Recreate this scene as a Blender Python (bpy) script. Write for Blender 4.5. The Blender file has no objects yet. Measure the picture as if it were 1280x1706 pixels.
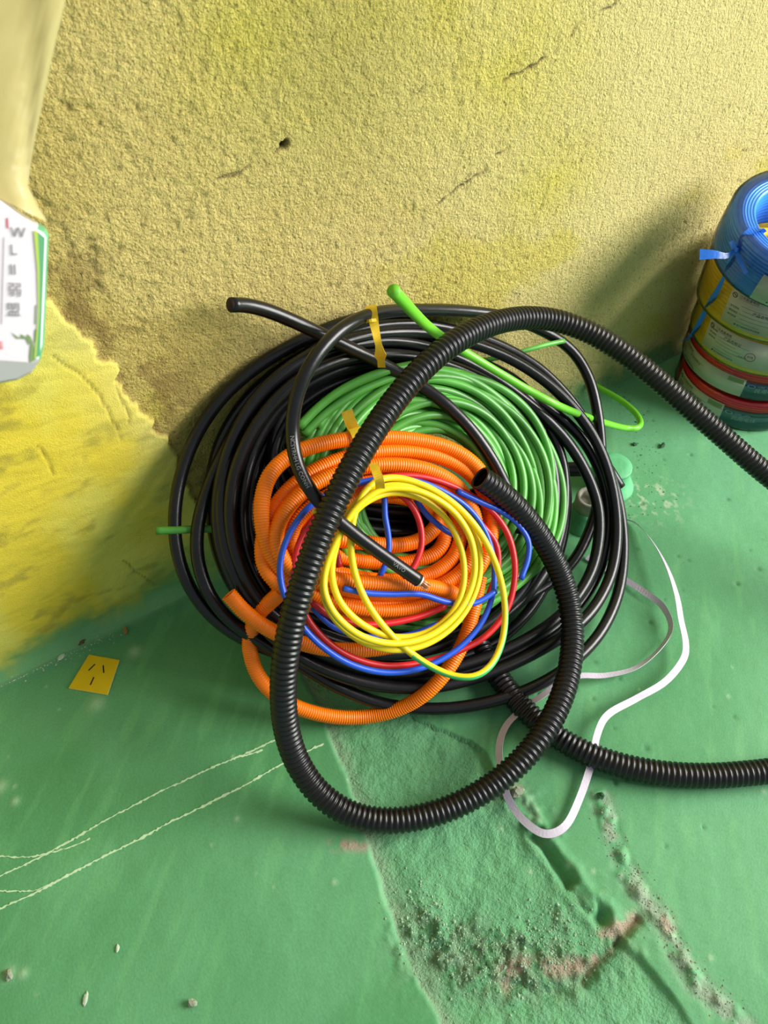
import bpy, bmesh, math, random
import numpy as np
from mathutils import Vector, Matrix

scene = bpy.context.scene
COL = scene.collection
PI = math.pi
random.seed(4); RNG = np.random.default_rng(7)

# ------------------------------------------------------------------ camera
PITCH, YAW, FPX = math.radians(50), math.radians(32.6), 1282.0
CAM = np.array([0.0, -0.822, 1.10])
FW = np.array([math.sin(YAW)*math.cos(PITCH), math.cos(YAW)*math.cos(PITCH), -math.sin(PITCH)])
RT = np.array([math.cos(YAW), -math.sin(YAW), 0.0])
DN = np.cross(FW, RT)
cd = bpy.data.cameras.new('camera'); cam = bpy.data.objects.new('camera', cd); COL.objects.link(cam)
cam.location = CAM; cam.rotation_euler = (PI/2-PITCH, 0, -YAW)
cd.sensor_fit = 'VERTICAL'; cd.sensor_height = 36.0; cd.sensor_width = 27.0
cd.lens = 36.0*FPX/1706.0
cd.clip_start = 0.02
cd.dof.use_dof = True; cd.dof.focus_distance = 1.22; cd.dof.aperture_fstop = 8.0
scene.camera = cam

# ------------------------------------------------------------------ light
w = bpy.data.worlds.new('world'); scene.world = w; w.use_nodes = True
bg = w.node_tree.nodes['Background']; bg.inputs[0].default_value = (0.86, 0.93, 1.0, 1); bg.inputs[1].default_value = 0.35

def area_light(name, loc, aim, sx, sy, power, col):
    ld = bpy.data.lights.new(name, 'AREA'); ld.shape = 'RECTANGLE'; ld.size = sx; ld.size_y = sy
    ld.energy = power; ld.color = col
    o = bpy.data.objects.new(name, ld); COL.objects.link(o); o.location = loc
    o.rotation_euler = (Vector(aim)-Vector(loc)).to_track_quat('-Z', 'Y').to_euler()
    return o
area_light('window_daylight', (3.8, -2.45, 2.15), (0.55, -0.2, 0.15), 2.7, 2.3, 395, (1.0, 0.97, 0.93))

scene.view_settings.view_transform = 'Standard'; scene.view_settings.look = 'None'
scene.view_settings.gamma = 1.0; scene.view_settings.use_curve_mapping = False
scene.view_settings.exposure = 0.17

# ------------------------------------------------------------------ unprojection helpers (survey of the photograph -> metres)
def ray(x, y): return FW*FPX + RT*(x-640) + DN*(y-853)
def onz(x, y, z=0.0):
    d = ray(x, y); return CAM + d*((z-CAM[2])/d[2])
def ony(x, y, v=0.0):
    d = ray(x, y); return CAM + d*((v-CAM[1])/d[1])
def ondepth(x, y, dep): return CAM + ray(x, y)*(dep/FPX)
SL = math.radians(42); SY0 = -0.37
SN = np.array([0, -math.sin(SL), math.cos(SL)]); SP = np.array([0, SY0, 0.0])
def rest(x, y, off):
    """point where a strand rests: on the floor, on the sloping heap, or against the wall, `off` above it"""
    d = ray(x, y)
    c = [(off-CAM[2])/d[2], (np.dot(SP-CAM, SN)+off)/np.dot(d, SN), (-off-CAM[1])/d[1]]
    return CAM + d*min(t for t in c if t > 0)

# ------------------------------------------------------------------ materials
def S(r, g, b):
    f = lambda c: (c/255/12.92) if c/255 <= 0.04045 else ((c/255+0.055)/1.055)**2.4
    return (f(r), f(g), f(b), 1)
def mat(name, col, rough=0.5, spec=0.5, bump=0.0, bscale=200, var=0.0, vscale=30, coat=0.0, metal=0.0):
    m = bpy.data.materials.new(name); m.use_nodes = True
    nt = m.node_tree; b = nt.nodes['Principled BSDF']
    b.inputs['Base Color'].default_value = col; b.inputs['Roughness'].default_value = rough
    b.inputs['Specular IOR Level'].default_value = spec; b.inputs['Metallic'].default_value = metal
    b.inputs['Coat Weight'].default_value = coat
    tc = nt.nodes.new('ShaderNodeTexCoord')
    if var:
        n = nt.nodes.new('ShaderNodeTexNoise'); n.inputs['Scale'].default_value = vscale; n.inputs['Detail'].default_value = 4
        nt.links.new(tc.outputs['Object'], n.inputs['Vector'])
        r = nt.nodes.new('ShaderNodeMapRange'); r.inputs[1].default_value = 0.3; r.inputs[2].default_value = 0.7
        r.inputs[3].default_value = 1-var; r.inputs[4].default_value = 1+var
        nt.links.new(n.outputs['Fac'], r.inputs[0])
        oi = nt.nodes.new('ShaderNodeObjectInfo')
        r2 = nt.nodes.new('ShaderNodeMapRange'); r2.inputs[3].default_value = 1-var; r2.inputs[4].default_value = 1+var*0.6
        nt.links.new(oi.outputs['Random'], r2.inputs[0])
        mm = nt.nodes.new('ShaderNodeMath'); mm.operation = 'MULTIPLY'
        nt.links.new(r.outputs[0], mm.inputs[0]); nt.links.new(r2.outputs[0], mm.inputs[1])
        h = nt.nodes.new('ShaderNodeHueSaturation'); h.inputs['Color'].default_value = col
        nt.links.new(mm.outputs[0], h.inputs['Value']); nt.links.new(h.outputs[0], b.inputs['Base Color'])
    if bump:
        n = nt.nodes.new('ShaderNodeTexNoise'); n.inputs['Scale'].default_value = bscale; n.inputs['Detail'].default_value = 5
        nt.links.new(tc.outputs['Object'], n.inputs['Vector'])
        bp = nt.nodes.new('ShaderNodeBump'); bp.inputs['Strength'].default_value = bump; bp.inputs['Distance'].default_value = 0.002
        nt.links.new(n.outputs['Fac'], bp.inputs['Height']); nt.links.new(bp.outputs[0], b.inputs['Normal'])
    return m
def painted(name, rough, bump, bscale, dist, coarse=0.0, cscale=120, pit_shade=0.0):
    """surface whose pigment is stored per vertex"""
    m = bpy.data.materials.new(name); m.use_nodes = True; nt = m.node_tree; b = nt.nodes['Principled BSDF']
    a = nt.nodes.new('ShaderNodeVertexColor'); a.layer_name = 'pigment'
    tc = nt.nodes.new('ShaderNodeTexCoord')
    n = nt.nodes.new('ShaderNodeTexNoise'); n.inputs['Scale'].default_value = bscale; n.inputs['Detail'].default_value = 3; n.inputs['Roughness'].default_value = 0.65
    nt.links.new(tc.outputs['Object'], n.inputs['Vector'])
    r = nt.nodes.new('ShaderNodeMapRange'); r.inputs[1].default_value = 0.3; r.inputs[2].default_value = 0.7; r.inputs[3].default_value = 0.92; r.inputs[4].default_value = 1.08
    nt.links.new(n.outputs['Fac'], r.inputs[0])
    h = nt.nodes.new('ShaderNodeHueSaturation'); nt.links.new(a.outputs['Color'], h.inputs['Color']); nt.links.new(r.outputs[0], h.inputs['Value'])
    nt.links.new(h.outputs[0], b.inputs['Base Color'])
    bp = nt.nodes.new('ShaderNodeBump'); bp.inputs['Strength'].default_value = bump; bp.inputs['Distance'].default_value = dist
    nt.links.new(n.outputs['Fac'], bp.inputs['Height']); nt.links.new(bp.outputs[0], b.inputs['Normal'])
    if coarse:                                          # sandy grains, only as strong as the alpha of the pigment says
        v = nt.nodes.new('ShaderNodeTexVoronoi'); v.inputs['Scale'].default_value = cscale; v.feature = 'SMOOTH_F1'
        n2 = nt.nodes.new('ShaderNodeTexNoise'); n2.inputs['Scale'].default_value = cscale*1.3; n2.inputs['Detail'].default_value = 3; n2.inputs['Roughness'].default_value = 0.75
        nt.links.new(tc.outputs['Object'], v.inputs['Vector']); nt.links.new(tc.outputs['Object'], n2.inputs['Vector'])
        ad = nt.nodes.new('ShaderNodeMath'); ad.operation = 'SUBTRACT'; nt.links.new(n2.outputs['Fac'], ad.inputs[0])
        ml = nt.nodes.new('ShaderNodeMath'); ml.operation = 'MULTIPLY'; ml.inputs[1].default_value = 0.45; nt.links.new(v.outputs['Distance'], ml.inputs[0]); nt.links.new(ml.outputs[0], ad.inputs[1])
        n3 = nt.nodes.new('ShaderNodeTexNoise'); n3.inputs['Scale'].default_value = cscale*.75; n3.inputs['Detail'].default_value = 2; nt.links.new(tc.outputs['Object'], n3.inputs['Vector'])
        dr = nt.nodes.new('ShaderNodeMapRange'); dr.inputs[1].default_value = 0.60; dr.inputs[2].default_value = 0.74; dr.inputs[3].default_value = 0.0; dr.inputs[4].default_value = pit_shade; nt.links.new(n3.outputs['Fac'], dr.inputs[0])  # dark specks in the colour imitate shade in the pits
        at0 = nt.nodes.new('ShaderNodeAttribute'); at0.attribute_name = 'coarseness'
        dm = nt.nodes.new('ShaderNodeMath'); dm.operation = 'MULTIPLY'; nt.links.new(dr.outputs[0], dm.inputs[0]); nt.links.new(at0.outputs['Fac'], dm.inputs[1])
        mx = nt.nodes.new('ShaderNodeMix'); mx.data_type = 'RGBA'; mx.inputs[7].default_value = S(92, 74, 40); nt.links.new(dm.outputs[0], mx.inputs[0]); nt.links.new(h.outputs[0], mx.inputs[6])
        nt.links.new(mx.outputs[2], b.inputs['Base Color'])
        b2 = nt.nodes.new('ShaderNodeBump'); b2.inputs['Distance'].default_value = coarse
        at = nt.nodes.new('ShaderNodeAttribute'); at.attribute_name = 'coarseness'; nt.links.new(at.outputs['Fac'], b2.inputs['Strength'])
        nt.links.new(ad.outputs[0], b2.inputs['Height']); nt.links.new(bp.outputs[0], b2.inputs['Normal']); nt.links.new(b2.outputs[0], b.inputs['Normal'])
    b.inputs['Roughness'].default_value = rough; b.inputs['Specular IOR Level'].default_value = 0.3
    return m
def film_mat(name, tint, gloss=0.25, rough=0.12, diff=0.0, dcol=(1, 1, 1, 1)):
    m = bpy.data.materials.new(name); m.use_nodes = True; nt = m.node_tree
    out = nt.nodes['Material Output']; nt.nodes.remove(nt.nodes['Principled BSDF'])
    t = nt.nodes.new('ShaderNodeBsdfTransparent'); t.inputs[0].default_value = tint
    g = nt.nodes.new('ShaderNodeBsdfGlossy'); g.inputs['Roughness'].default_value = rough
    fr = nt.nodes.new('ShaderNodeFresnel'); fr.inputs[0].default_value = 1.45
    tc = nt.nodes.new('ShaderNodeTexCoord'); n = nt.nodes.new('ShaderNodeTexNoise'); n.inputs['Scale'].default_value = 60
    nt.links.new(tc.outputs['Object'], n.inputs['Vector'])
    bp = nt.nodes.new('ShaderNodeBump'); bp.inputs['Strength'].default_value = 0.5; bp.inputs['Distance'].default_value = 0.004
    nt.links.new(n.outputs['Fac'], bp.inputs['Height']); nt.links.new(bp.outputs[0], g.inputs['Normal']); nt.links.new(bp.outputs[0], fr.inputs['Normal'])
    mx = nt.nodes.new('ShaderNodeMixShader'); nt.links.new(fr.outputs[0], mx.inputs[0])
    base = t
    if diff:
        tr = nt.nodes.new('ShaderNodeBsdfTranslucent'); tr.inputs[0].default_value = dcol
        df = nt.nodes.new('ShaderNodeBsdfDiffuse'); df.inputs[0].default_value = dcol
        m2 = nt.nodes.new('ShaderNodeMixShader'); m2.inputs[0].default_value = 0.6
        nt.links.new(tr.outputs[0], m2.inputs[1]); nt.links.new(df.outputs[0], m2.inputs[2])
        m1 = nt.nodes.new('ShaderNodeMixShader'); m1.inputs[0].default_value = diff
        nt.links.new(t.outputs[0], m1.inputs[1]); nt.links.new(m2.outputs[0], m1.inputs[2]); base = m1
    nt.links.new(base.outputs[0], mx.inputs[1]); nt.links.new(g.outputs[0], mx.inputs[2])
    nt.links.new(mx.outputs[0], out.inputs[0])
    return m

M = dict(
    wall=painted('rough_plaster', 0.9, 0.8, 600, 0.0012, 0.0080, 235, 0.5),
    floor=painted('painted_screed', 0.6, 0.4, 300, 0.0009, 0.0060, 230, 0.12),
    black=mat('black_cable_sheath', (0.0055, 0.005, 0.006, 1), 0.30, 0.45, 0.12, 90, 0.25, 25),
    conduit=mat('black_corrugated_plastic', (0.0065, 0.0062, 0.0075, 1), 0.34, 0.45),
    green=mat('green_cable_sheath', S(80, 154, 58), 0.36, 0.5, 0.05, 90, 0.34, 12),
    lime=mat('lime_cable_sheath', S(112, 200, 50), 0.38, 0.5, 0, 90, 0.06, 12),
    orange=mat('orange_corrugated_plastic', S(255, 128, 4), 0.4, 0.45, 0, 0, 0.05, 15),
    yellow=mat('yellow_wire', S(240, 214, 22), 0.35, 0.5, 0, 0, 0.04, 15),
    stripe=mat('green_stripe', S(70, 185, 100), 0.35),
    blue=mat('blue_wire', S(28, 82, 205), 0.35, 0.5, 0, 0, 0.05, 15),
    red=mat('red_wire', S(206, 30, 34), 0.35, 0.5, 0, 0, 0.05, 15),
    tape=mat('yellow_tape', S(228, 190, 40), 0.45, 0.4, 0.3, 120, 0.06, 60),
    copper=mat('bare_copper', S(226, 158, 122), 0.35, 0.5, metal=0.6),
    pvc=mat('white_insulation', S(205, 205, 200), 0.5),
    strap=mat('white_strap', S(200, 192, 206), 0.45, 0.5, 0.2, 300, 0.05, 40),
    stub=mat('green_painted_pipe', S(96, 178, 124), 0.6, 0.4, 0.5, 90, 0.08, 60),
    grey=mat('grey_plaster', S(168, 166, 148), 0.8, 0.3, 0.6, 120, 0.12, 60),
    plate=mat('yellow_plate', S(216, 182, 22), 0.42, 0.4, 0.05, 60, 0.05, 25),
    plate_edge=mat('pale_plate_edge', S(214, 204, 120), 0.5),
    slot=mat('dark_slot', S(40, 22, 16), 0.8),
    chalk=mat('chalk', S(196, 226, 180), 0.95, 0.1, 0, 0, 0.1, 300),
    wred=mat('red_winding', S(222, 24, 30), 0.33, 0.5, 0, 0, 0.06, 20),
    wyel=mat('yellow_winding', S(232, 196, 16), 0.38, 0.5, 0, 0, 0.06, 20),
    wblu=mat('blue_winding', S(60, 142, 245), 0.33, 0.5, 0, 0, 0.06, 20),
    paper=mat('label_paper', S(226, 226, 208), 0.6, 0.3, 0, 0, 0.03, 30),
    ink=mat('black_ink', S(40, 42, 44), 0.6),
    grayink=mat('grey_ink', S(132, 134, 132), 0.6),
    pinkink=mat('magenta_stamp_ink', S(196, 70, 140), 0.6),
    redink=mat('red_ink', S(214, 82, 92), 0.6),
    teal=mat('teal_printed_film', S(52, 112, 118), 0.22, 0.5, 0.1, 60, 0.08, 30),
    navy=mat('navy_printed_film', S(48, 62, 150), 0.22, 0.5, 0.1, 60),
    whiteink=mat('white_ink', S(190, 208, 206), 0.5),
    olive=mat('olive_print', S(150, 166, 96), 0.6),
    ribbon=mat('blue_ribbon_plastic', S(40, 112, 214), 0.25, 0.6, 0.3, 150, 0.05, 50),
    carton=mat('white_packet', S(240, 232, 236), 0.6, 0.4, 0, 0, 0.02, 20),
    cgreen=mat('green_packet_edge', S(104, 176, 128), 0.5, 0.4),
    clime=mat('lime_packet_edge', S(190, 214, 96), 0.5, 0.4),
    cshade=mat('packet_base_shade', S(176, 178, 172), 0.6, 0.4),  # grey standing in for shade under the packet
    leaf=mat('green_leaf_print', S(128, 156, 96), 0.6),
    wood=mat('brown_splinter', S(112, 88, 62), 0.85, 0.2, 0.5, 200, 0.2, 200),
    flake=mat('pale_paint_flake', S(190, 206, 180), 0.85, 0.2, 0.4, 200, 0.15, 200),
    stone=mat('mortar_grey', S(150, 160, 136), 0.9, 0.2, 0.6, 200, 0.2, 200),
    rubble=mat('green_mortar_rubble', S(150, 184, 150), 0.95, 0.2, 0.6, 200, 0.2, 200),
    dark_stone=mat('dark_crumb', S(52, 92, 64), 0.9, 0.2, 0.6, 200, 0.2, 200),
    tan=mat('tan_crumb', S(176, 142, 76), 0.9, 0.2, 0.6, 200, 0.2, 200),
    film=film_mat('clear_shrink_film', (0.975, 0.985, 0.98, 1)),
    bag=film_mat('frosted_bag_film', (0.95, 0.95, 0.86, 1), rough=0.4, diff=0.82, dcol=S(232, 218, 150)),
)

# ------------------------------------------------------------------ object helpers
def tag(o, label=None, cat=None, group=None, kind=None):
    if label: o['label'] = label
    if cat: o['category'] = cat
    if group: o['group'] = group
    if kind: o['kind'] = kind
    return o
def empty(name, loc, label, cat, group=None):
    o = bpy.data.objects.new(name, None); COL.objects.link(o); o.location = loc; o.empty_display_size = 0.03
    return tag(o, label, cat, group)
def wloc(o):
    v = np.zeros(3)
    while o is not None:
        v = v + np.array(o.location); o = o.parent
    return v
def mesh(name, verts, faces, mats, parent=None, smooth=True, midx=None, loc=None):
    """one mesh object; verts are world coordinates"""
    v = np.asarray(verts, float)
    base = wloc(parent) if parent is not None else np.zeros(3)
    if loc is None: loc = base if parent is not None else v.mean(0)*[1, 1, 0] + [0, 0, v[:, 2].min()]
    loc = np.asarray(loc, float)
    me = bpy.data.meshes.new(name)
    me.from_pydata((v-loc).tolist(), [], faces)
    for m in (mats if isinstance(mats, (list, tuple)) else [mats]): me.materials.append(m)
    if midx is not None: me.polygons.foreach_set('material_index', midx)
    me.polygons.foreach_set('use_smooth', [smooth]*len(me.polygons))
    me.update()
    o = bpy.data.objects.new(name, me); COL.objects.link(o)
    if parent is not None: o.parent = parent
    o.location = loc-base
    return o

def spline(P, step, closed=False, smooth=0):
    """Catmull-Rom through points, resampled to even steps"""
    P = np.asarray(P, float)
    for _ in range(smooth):
        Q = P.copy()
        if closed: Q = 0.25*np.roll(P, 1, 0)+0.5*P+0.25*np.roll(P, -1, 0)
        else: Q[1:-1] = 0.25*P[:-2]+0.5*P[1:-1]+0.25*P[2:]
        P = Q
    n = len(P)
    if closed: E = np.vstack([P[-1:], P, P[:2]])
    else: E = np.vstack([2*P[0]-P[1], P, 2*P[-1]-P[-2]])
    segs = n if closed else n-1
    out = []
    ts = np.linspace(0, 1, 14, endpoint=False)[:, None]
    for i in range(segs):
        a, b, c, d = E[i], E[i+1], E[i+2], E[i+3]
        out.append(0.5*((2*b)+(c-a)*ts+(2*a-5*b+4*c-d)*ts**2+(3*b-a-3*c+d)*ts**3))
    out.append((P[:1] if closed else P[-1:]))
    Q = np.vstack(out)
    L = np.r_[0, np.cumsum(np.linalg.norm(np.diff(Q, axis=0), axis=1))]
    k = max(4, int(round(L[-1]/step)))
    s = np.linspace(0, L[-1], k+1)
    R = np.c_[[np.interp(s, L, Q[:, j]) for j in range(3)]].T
    return R[:-1] if closed else R
def frames(C, closed=False):
    C = np.asarray(C)
    if closed: T = np.roll(C, -1, 0)-np.roll(C, 1, 0)
    else: T = np.gradient(C, axis=0)
    T /= np.linalg.norm(T, axis=1)[:, None]
    U = np.zeros_like(T)
    u = np.cross(T[0], [0, 0, 1.0]);
    if np.linalg.norm(u) < 0.1: u = np.cross(T[0], [1.0, 0, 0])
    u /= np.linalg.norm(u); U[0] = u
    for i in range(1, len(C)):
        u = u-T[i]*np.dot(u, T[i]); u /= np.linalg.norm(u); U[i] = u
    V = np.cross(T, U)
    if closed:   # spread the closing twist
        a = math.atan2(np.dot(U[-1], V[0]), np.dot(U[-1], U[0])); n = len(C)
        ang = -a*np.arange(n)/n
        U, V = U*np.cos(ang)[:, None]+V*np.sin(ang)[:, None], V*np.cos(ang)[:, None]-U*np.sin(ang)[:, None]
    return T, U, V
def tube_geo(C, r, seg=10, closed=False, caps=True):
    n = len(C); r = np.broadcast_to(np.asarray(r, float), (n,))
    T, U, V = frames(C, closed)
    a = np.arange(seg)*2*PI/seg
    vs = (C[:, None, :]+r[:, None, None]*(np.cos(a)[None, :, None]*U[:, None, :]+np.sin(a)[None, :, None]*V[:, None, :])).reshape(-1, 3)
    m = n if closed else n-1
    i = np.arange(m)[:, None]; j = np.arange(seg)[None, :]
    i2 = (i+1) % n; j2 = (j+1) % seg
    f = np.stack([i*seg+j, i*seg+j2, i2*seg+j2, i2*seg+j], -1).reshape(-1, 4).tolist()
    if not closed and caps:
        f.append(list(range(seg))[::-1]); f.append([(n-1)*seg+k for k in range(seg)])
    return vs, f
def tube(name, C, r, material, parent=None, seg=10, closed=False, caps=True, midx=None, loc=None):
    vs, f = tube_geo(np.asarray(C), r, seg, closed, caps)
    return mesh(name, vs, f, material, parent, True, midx, loc)
def corrugated(name, P, r, pitch, depth, material, parent=None, seg=16, closed=False, per=6, hollow=(False, False), wall=0.0016, smooth=1):
    C = spline(P, pitch/per, closed, smooth)
    k = np.arange(len(C)) % per
    prof = {6: [1, 1, 1, .25, 0, .25], 4: [1, 1, .2, .2]}[per]
    if closed:
        n = (len(C)//per)*per
        s = np.linspace(0, len(C), n, endpoint=False); D = np.vstack([C, C[:1]])
        C = np.c_[[np.interp(s, np.arange(len(D)), D[:, j]) for j in range(3)]].T; k = np.arange(n) % per
    rr = r-depth*(1-np.array(prof)[k])
    vs, f = tube_geo(C, rr, seg, closed, caps=not any(hollow))
    if any(hollow):                                   # open mouth: wall thickness and a bore running back inside
        T, U, V = frames(C, False)
        a = np.arange(seg)*2*PI/seg
        vs = vs.tolist(); n = len(C)
        for end, flag in ((0, hollow[0]), (n-1, hollow[1])):
            ring = [end*seg+j for j in range(seg)]
            if not flag:
                f.append(ring if end else ring[::-1]); continue
            prev = ring; step = 1 if end == 0 else -1
            for q in range(0, min(n-1, per*7), 2):
                idx = end+step*q
                ri = max(rr[idx]-wall, r-depth-wall) if q else r-depth*0.5-wall
                b = len(vs)
                vs += (C[idx]+ri*(np.cos(a)[:, None]*U[idx]+np.sin(a)[:, None]*V[idx])).tolist()
                cur = list(range(b, b+seg))
                for j in range(seg):
                    q4 = [prev[j], cur[j], cur[(j+1) % seg], prev[(j+1) % seg]]
                    f.append(q4 if end == 0 else q4[::-1])
                prev = cur
            f.append(prev if end == 0 else prev[::-1])
    return mesh(name, vs, f, material, parent, True)

def P2(pts, off):
    """photograph samples -> points lying `off` above the heap (off number or list matching pts)"""
    o = np.broadcast_to(np.asarray(off, float), (len(pts),))
    return np.array([rest(x, y, o[i]) for i, (x, y) in enumerate(pts)])
def ramp(n, *vals): return np.interp(np.linspace(0, 1, n), np.linspace(0, 1, len(vals)), vals)

def ribbon(name, C, width, thick, W, material, parent=None):
    """flat band along C; W = width directions"""
    C = np.asarray(C); n = len(C); width = np.broadcast_to(np.asarray(width, float), (n,))
    T = np.gradient(C, axis=0); T /= np.linalg.norm(T, axis=1)[:, None]
    W = np.asarray(W, float)-T*np.sum(np.asarray(W)*T, 1)[:, None]; W /= np.linalg.norm(W, axis=1)[:, None]
    N = np.cross(T, W)
    h = width[:, None]/2
    q = np.stack([C-W*h-N*thick/2, C+W*h-N*thick/2, C+W*h+N*thick/2, C-W*h+N*thick/2], 1).reshape(-1, 3)
    f = []
    for i in range(n-1):
        for j in range(4):
            f.append([i*4+j, i*4+(j+1) % 4, i*4+4+(j+1) % 4, i*4+4+j])
    f += [[3, 2, 1, 0], [n*4-4, n*4-3, n*4-2, n*4-1]]
    return mesh(name, q, f, material, parent, False)

_txt = {}
def text_geo(s, size):
    """flat triangles of a line of lettering, origin at lower left"""
    if s not in _txt:
        cu = bpy.data.curves.new('lettering', 'FONT'); cu.body = s; cu.size = 1.0; cu.resolution_u = 2
        o = bpy.data.objects.new('lettering', cu); COL.objects.link(o)
        bpy.context.view_layer.update()
        dg = bpy.context.evaluated_depsgraph_get(); me = o.evaluated_get(dg).to_mesh()
        v = np.array([p.co[:] for p in me.vertices]).reshape(-1, 3); f = [list(p.vertices) for p in me.polygons]
        o.evaluated_get(dg).to_mesh_clear(); bpy.data.objects.remove(o); bpy.data.curves.remove(cu)
        _txt[s] = (v, f)
    v, f = _txt[s]
    return v*size, f

# ------------------------------------------------------------------ noise on arrays
def vnoise(x, y, scale, seed):
    g = np.random.default_rng(seed).random((257, 257))
    u = x*scale+seed*13.7; v = y*scale+seed*7.3
    i = np.floor(u).astype(int); j = np.floor(v).astype(int); fu = u-i; fv = v-j
    fu = fu*fu*(3-2*fu); fv = fv*fv*(3-2*fv)
    i0, i1, j0, j1 = i % 256, (i+1) % 256, j % 256, (j+1) % 256
    return (g[i0, j0]*(1-fu)+g[i1, j0]*fu)*(1-fv)+(g[i0, j1]*(1-fu)+g[i1, j1]*fu)*fv
def fbm(x, y, scale, seed, oct=4, gain=0.5):
    s = 0; a = 1; t = 0
    for k in range(oct):
        s = s+a*vnoise(x, y, scale*2**k, seed+k*17); t += a; a *= gain
    return s/t
def sstep(a, b, x):
    t = np.clip((x-a)/(b-a), 0, 1); return t*t*(3-2*t)
def pdist(x, y, poly):
    d = np.full(x.shape, 1e9); poly = np.asarray(poly)[:, :2]
    for (ax, ay), (bx, by) in zip(poly[:-1], poly[1:]):
        l2 = (bx-ax)**2+(by-ay)**2+1e-12
        t = np.clip(((x-ax)*(bx-ax)+(y-ay)*(by-ay))/l2, 0, 1)
        d = np.minimum(d, np.hypot(x-ax-t*(bx-ax), y-ay-t*(by-ay)))
    return d
def inside(x, y, poly):
    c = np.zeros(x.shape, bool); poly = np.asarray(poly)[:, :2]; n = len(poly)
    for k in range(n):
        ax, ay = poly[k]; bx, by = poly[(k+1) % n]
        hit = ((ay > y) != (by > y)) & (x < (bx-ax)*(y-ay)/((by-ay) if by != ay else 1e-12)+ax)
        c ^= hit
    return c
def mixc(a, b, t): return a*(1-t[..., None])+np.asarray(b)*t[..., None]
def grid_mesh(name, V, colr, material, nx, ny, coarse=None):
    me = bpy.data.meshes.new(name); n = nx*ny
    me.vertices.add(n); me.vertices.foreach_set('co', V.reshape(-1).astype(np.float32))
    i, j = np.meshgrid(np.arange(nx-1), np.arange(ny-1), indexing='ij')
    q = np.stack([i*ny+j, (i+1)*ny+j, (i+1)*ny+j+1, i*ny+j+1], -1).reshape(-1, 4); m = len(q)
    me.loops.add(m*4); me.loops.foreach_set('vertex_index', q.reshape(-1).astype(np.int32))
    me.polygons.add(m); me.polygons.foreach_set('loop_start', (np.arange(m)*4).astype(np.int32))
    me.polygons.foreach_set('use_smooth', np.ones(m, bool))
    a = me.attributes.new('pigment', 'FLOAT_COLOR', 'POINT')
    a.data.foreach_set('color', np.concatenate([np.clip(colr, 0, 1), np.ones(colr.shape[:2]+(1,))], -1).reshape(-1).astype(np.float32))
    if coarse is not None:
        k = me.attributes.new('coarseness', 'FLOAT', 'POINT'); k.data.foreach_set('value', coarse.reshape(-1).astype(np.float32))
    me.materials.append(material); me.update(); me.validate()
    o = bpy.data.objects.new(name, me); COL.objects.link(o); o['kind'] = 'structure'
    return o
L3 = lambda *a: np.array(S(*a)[:3])

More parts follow.
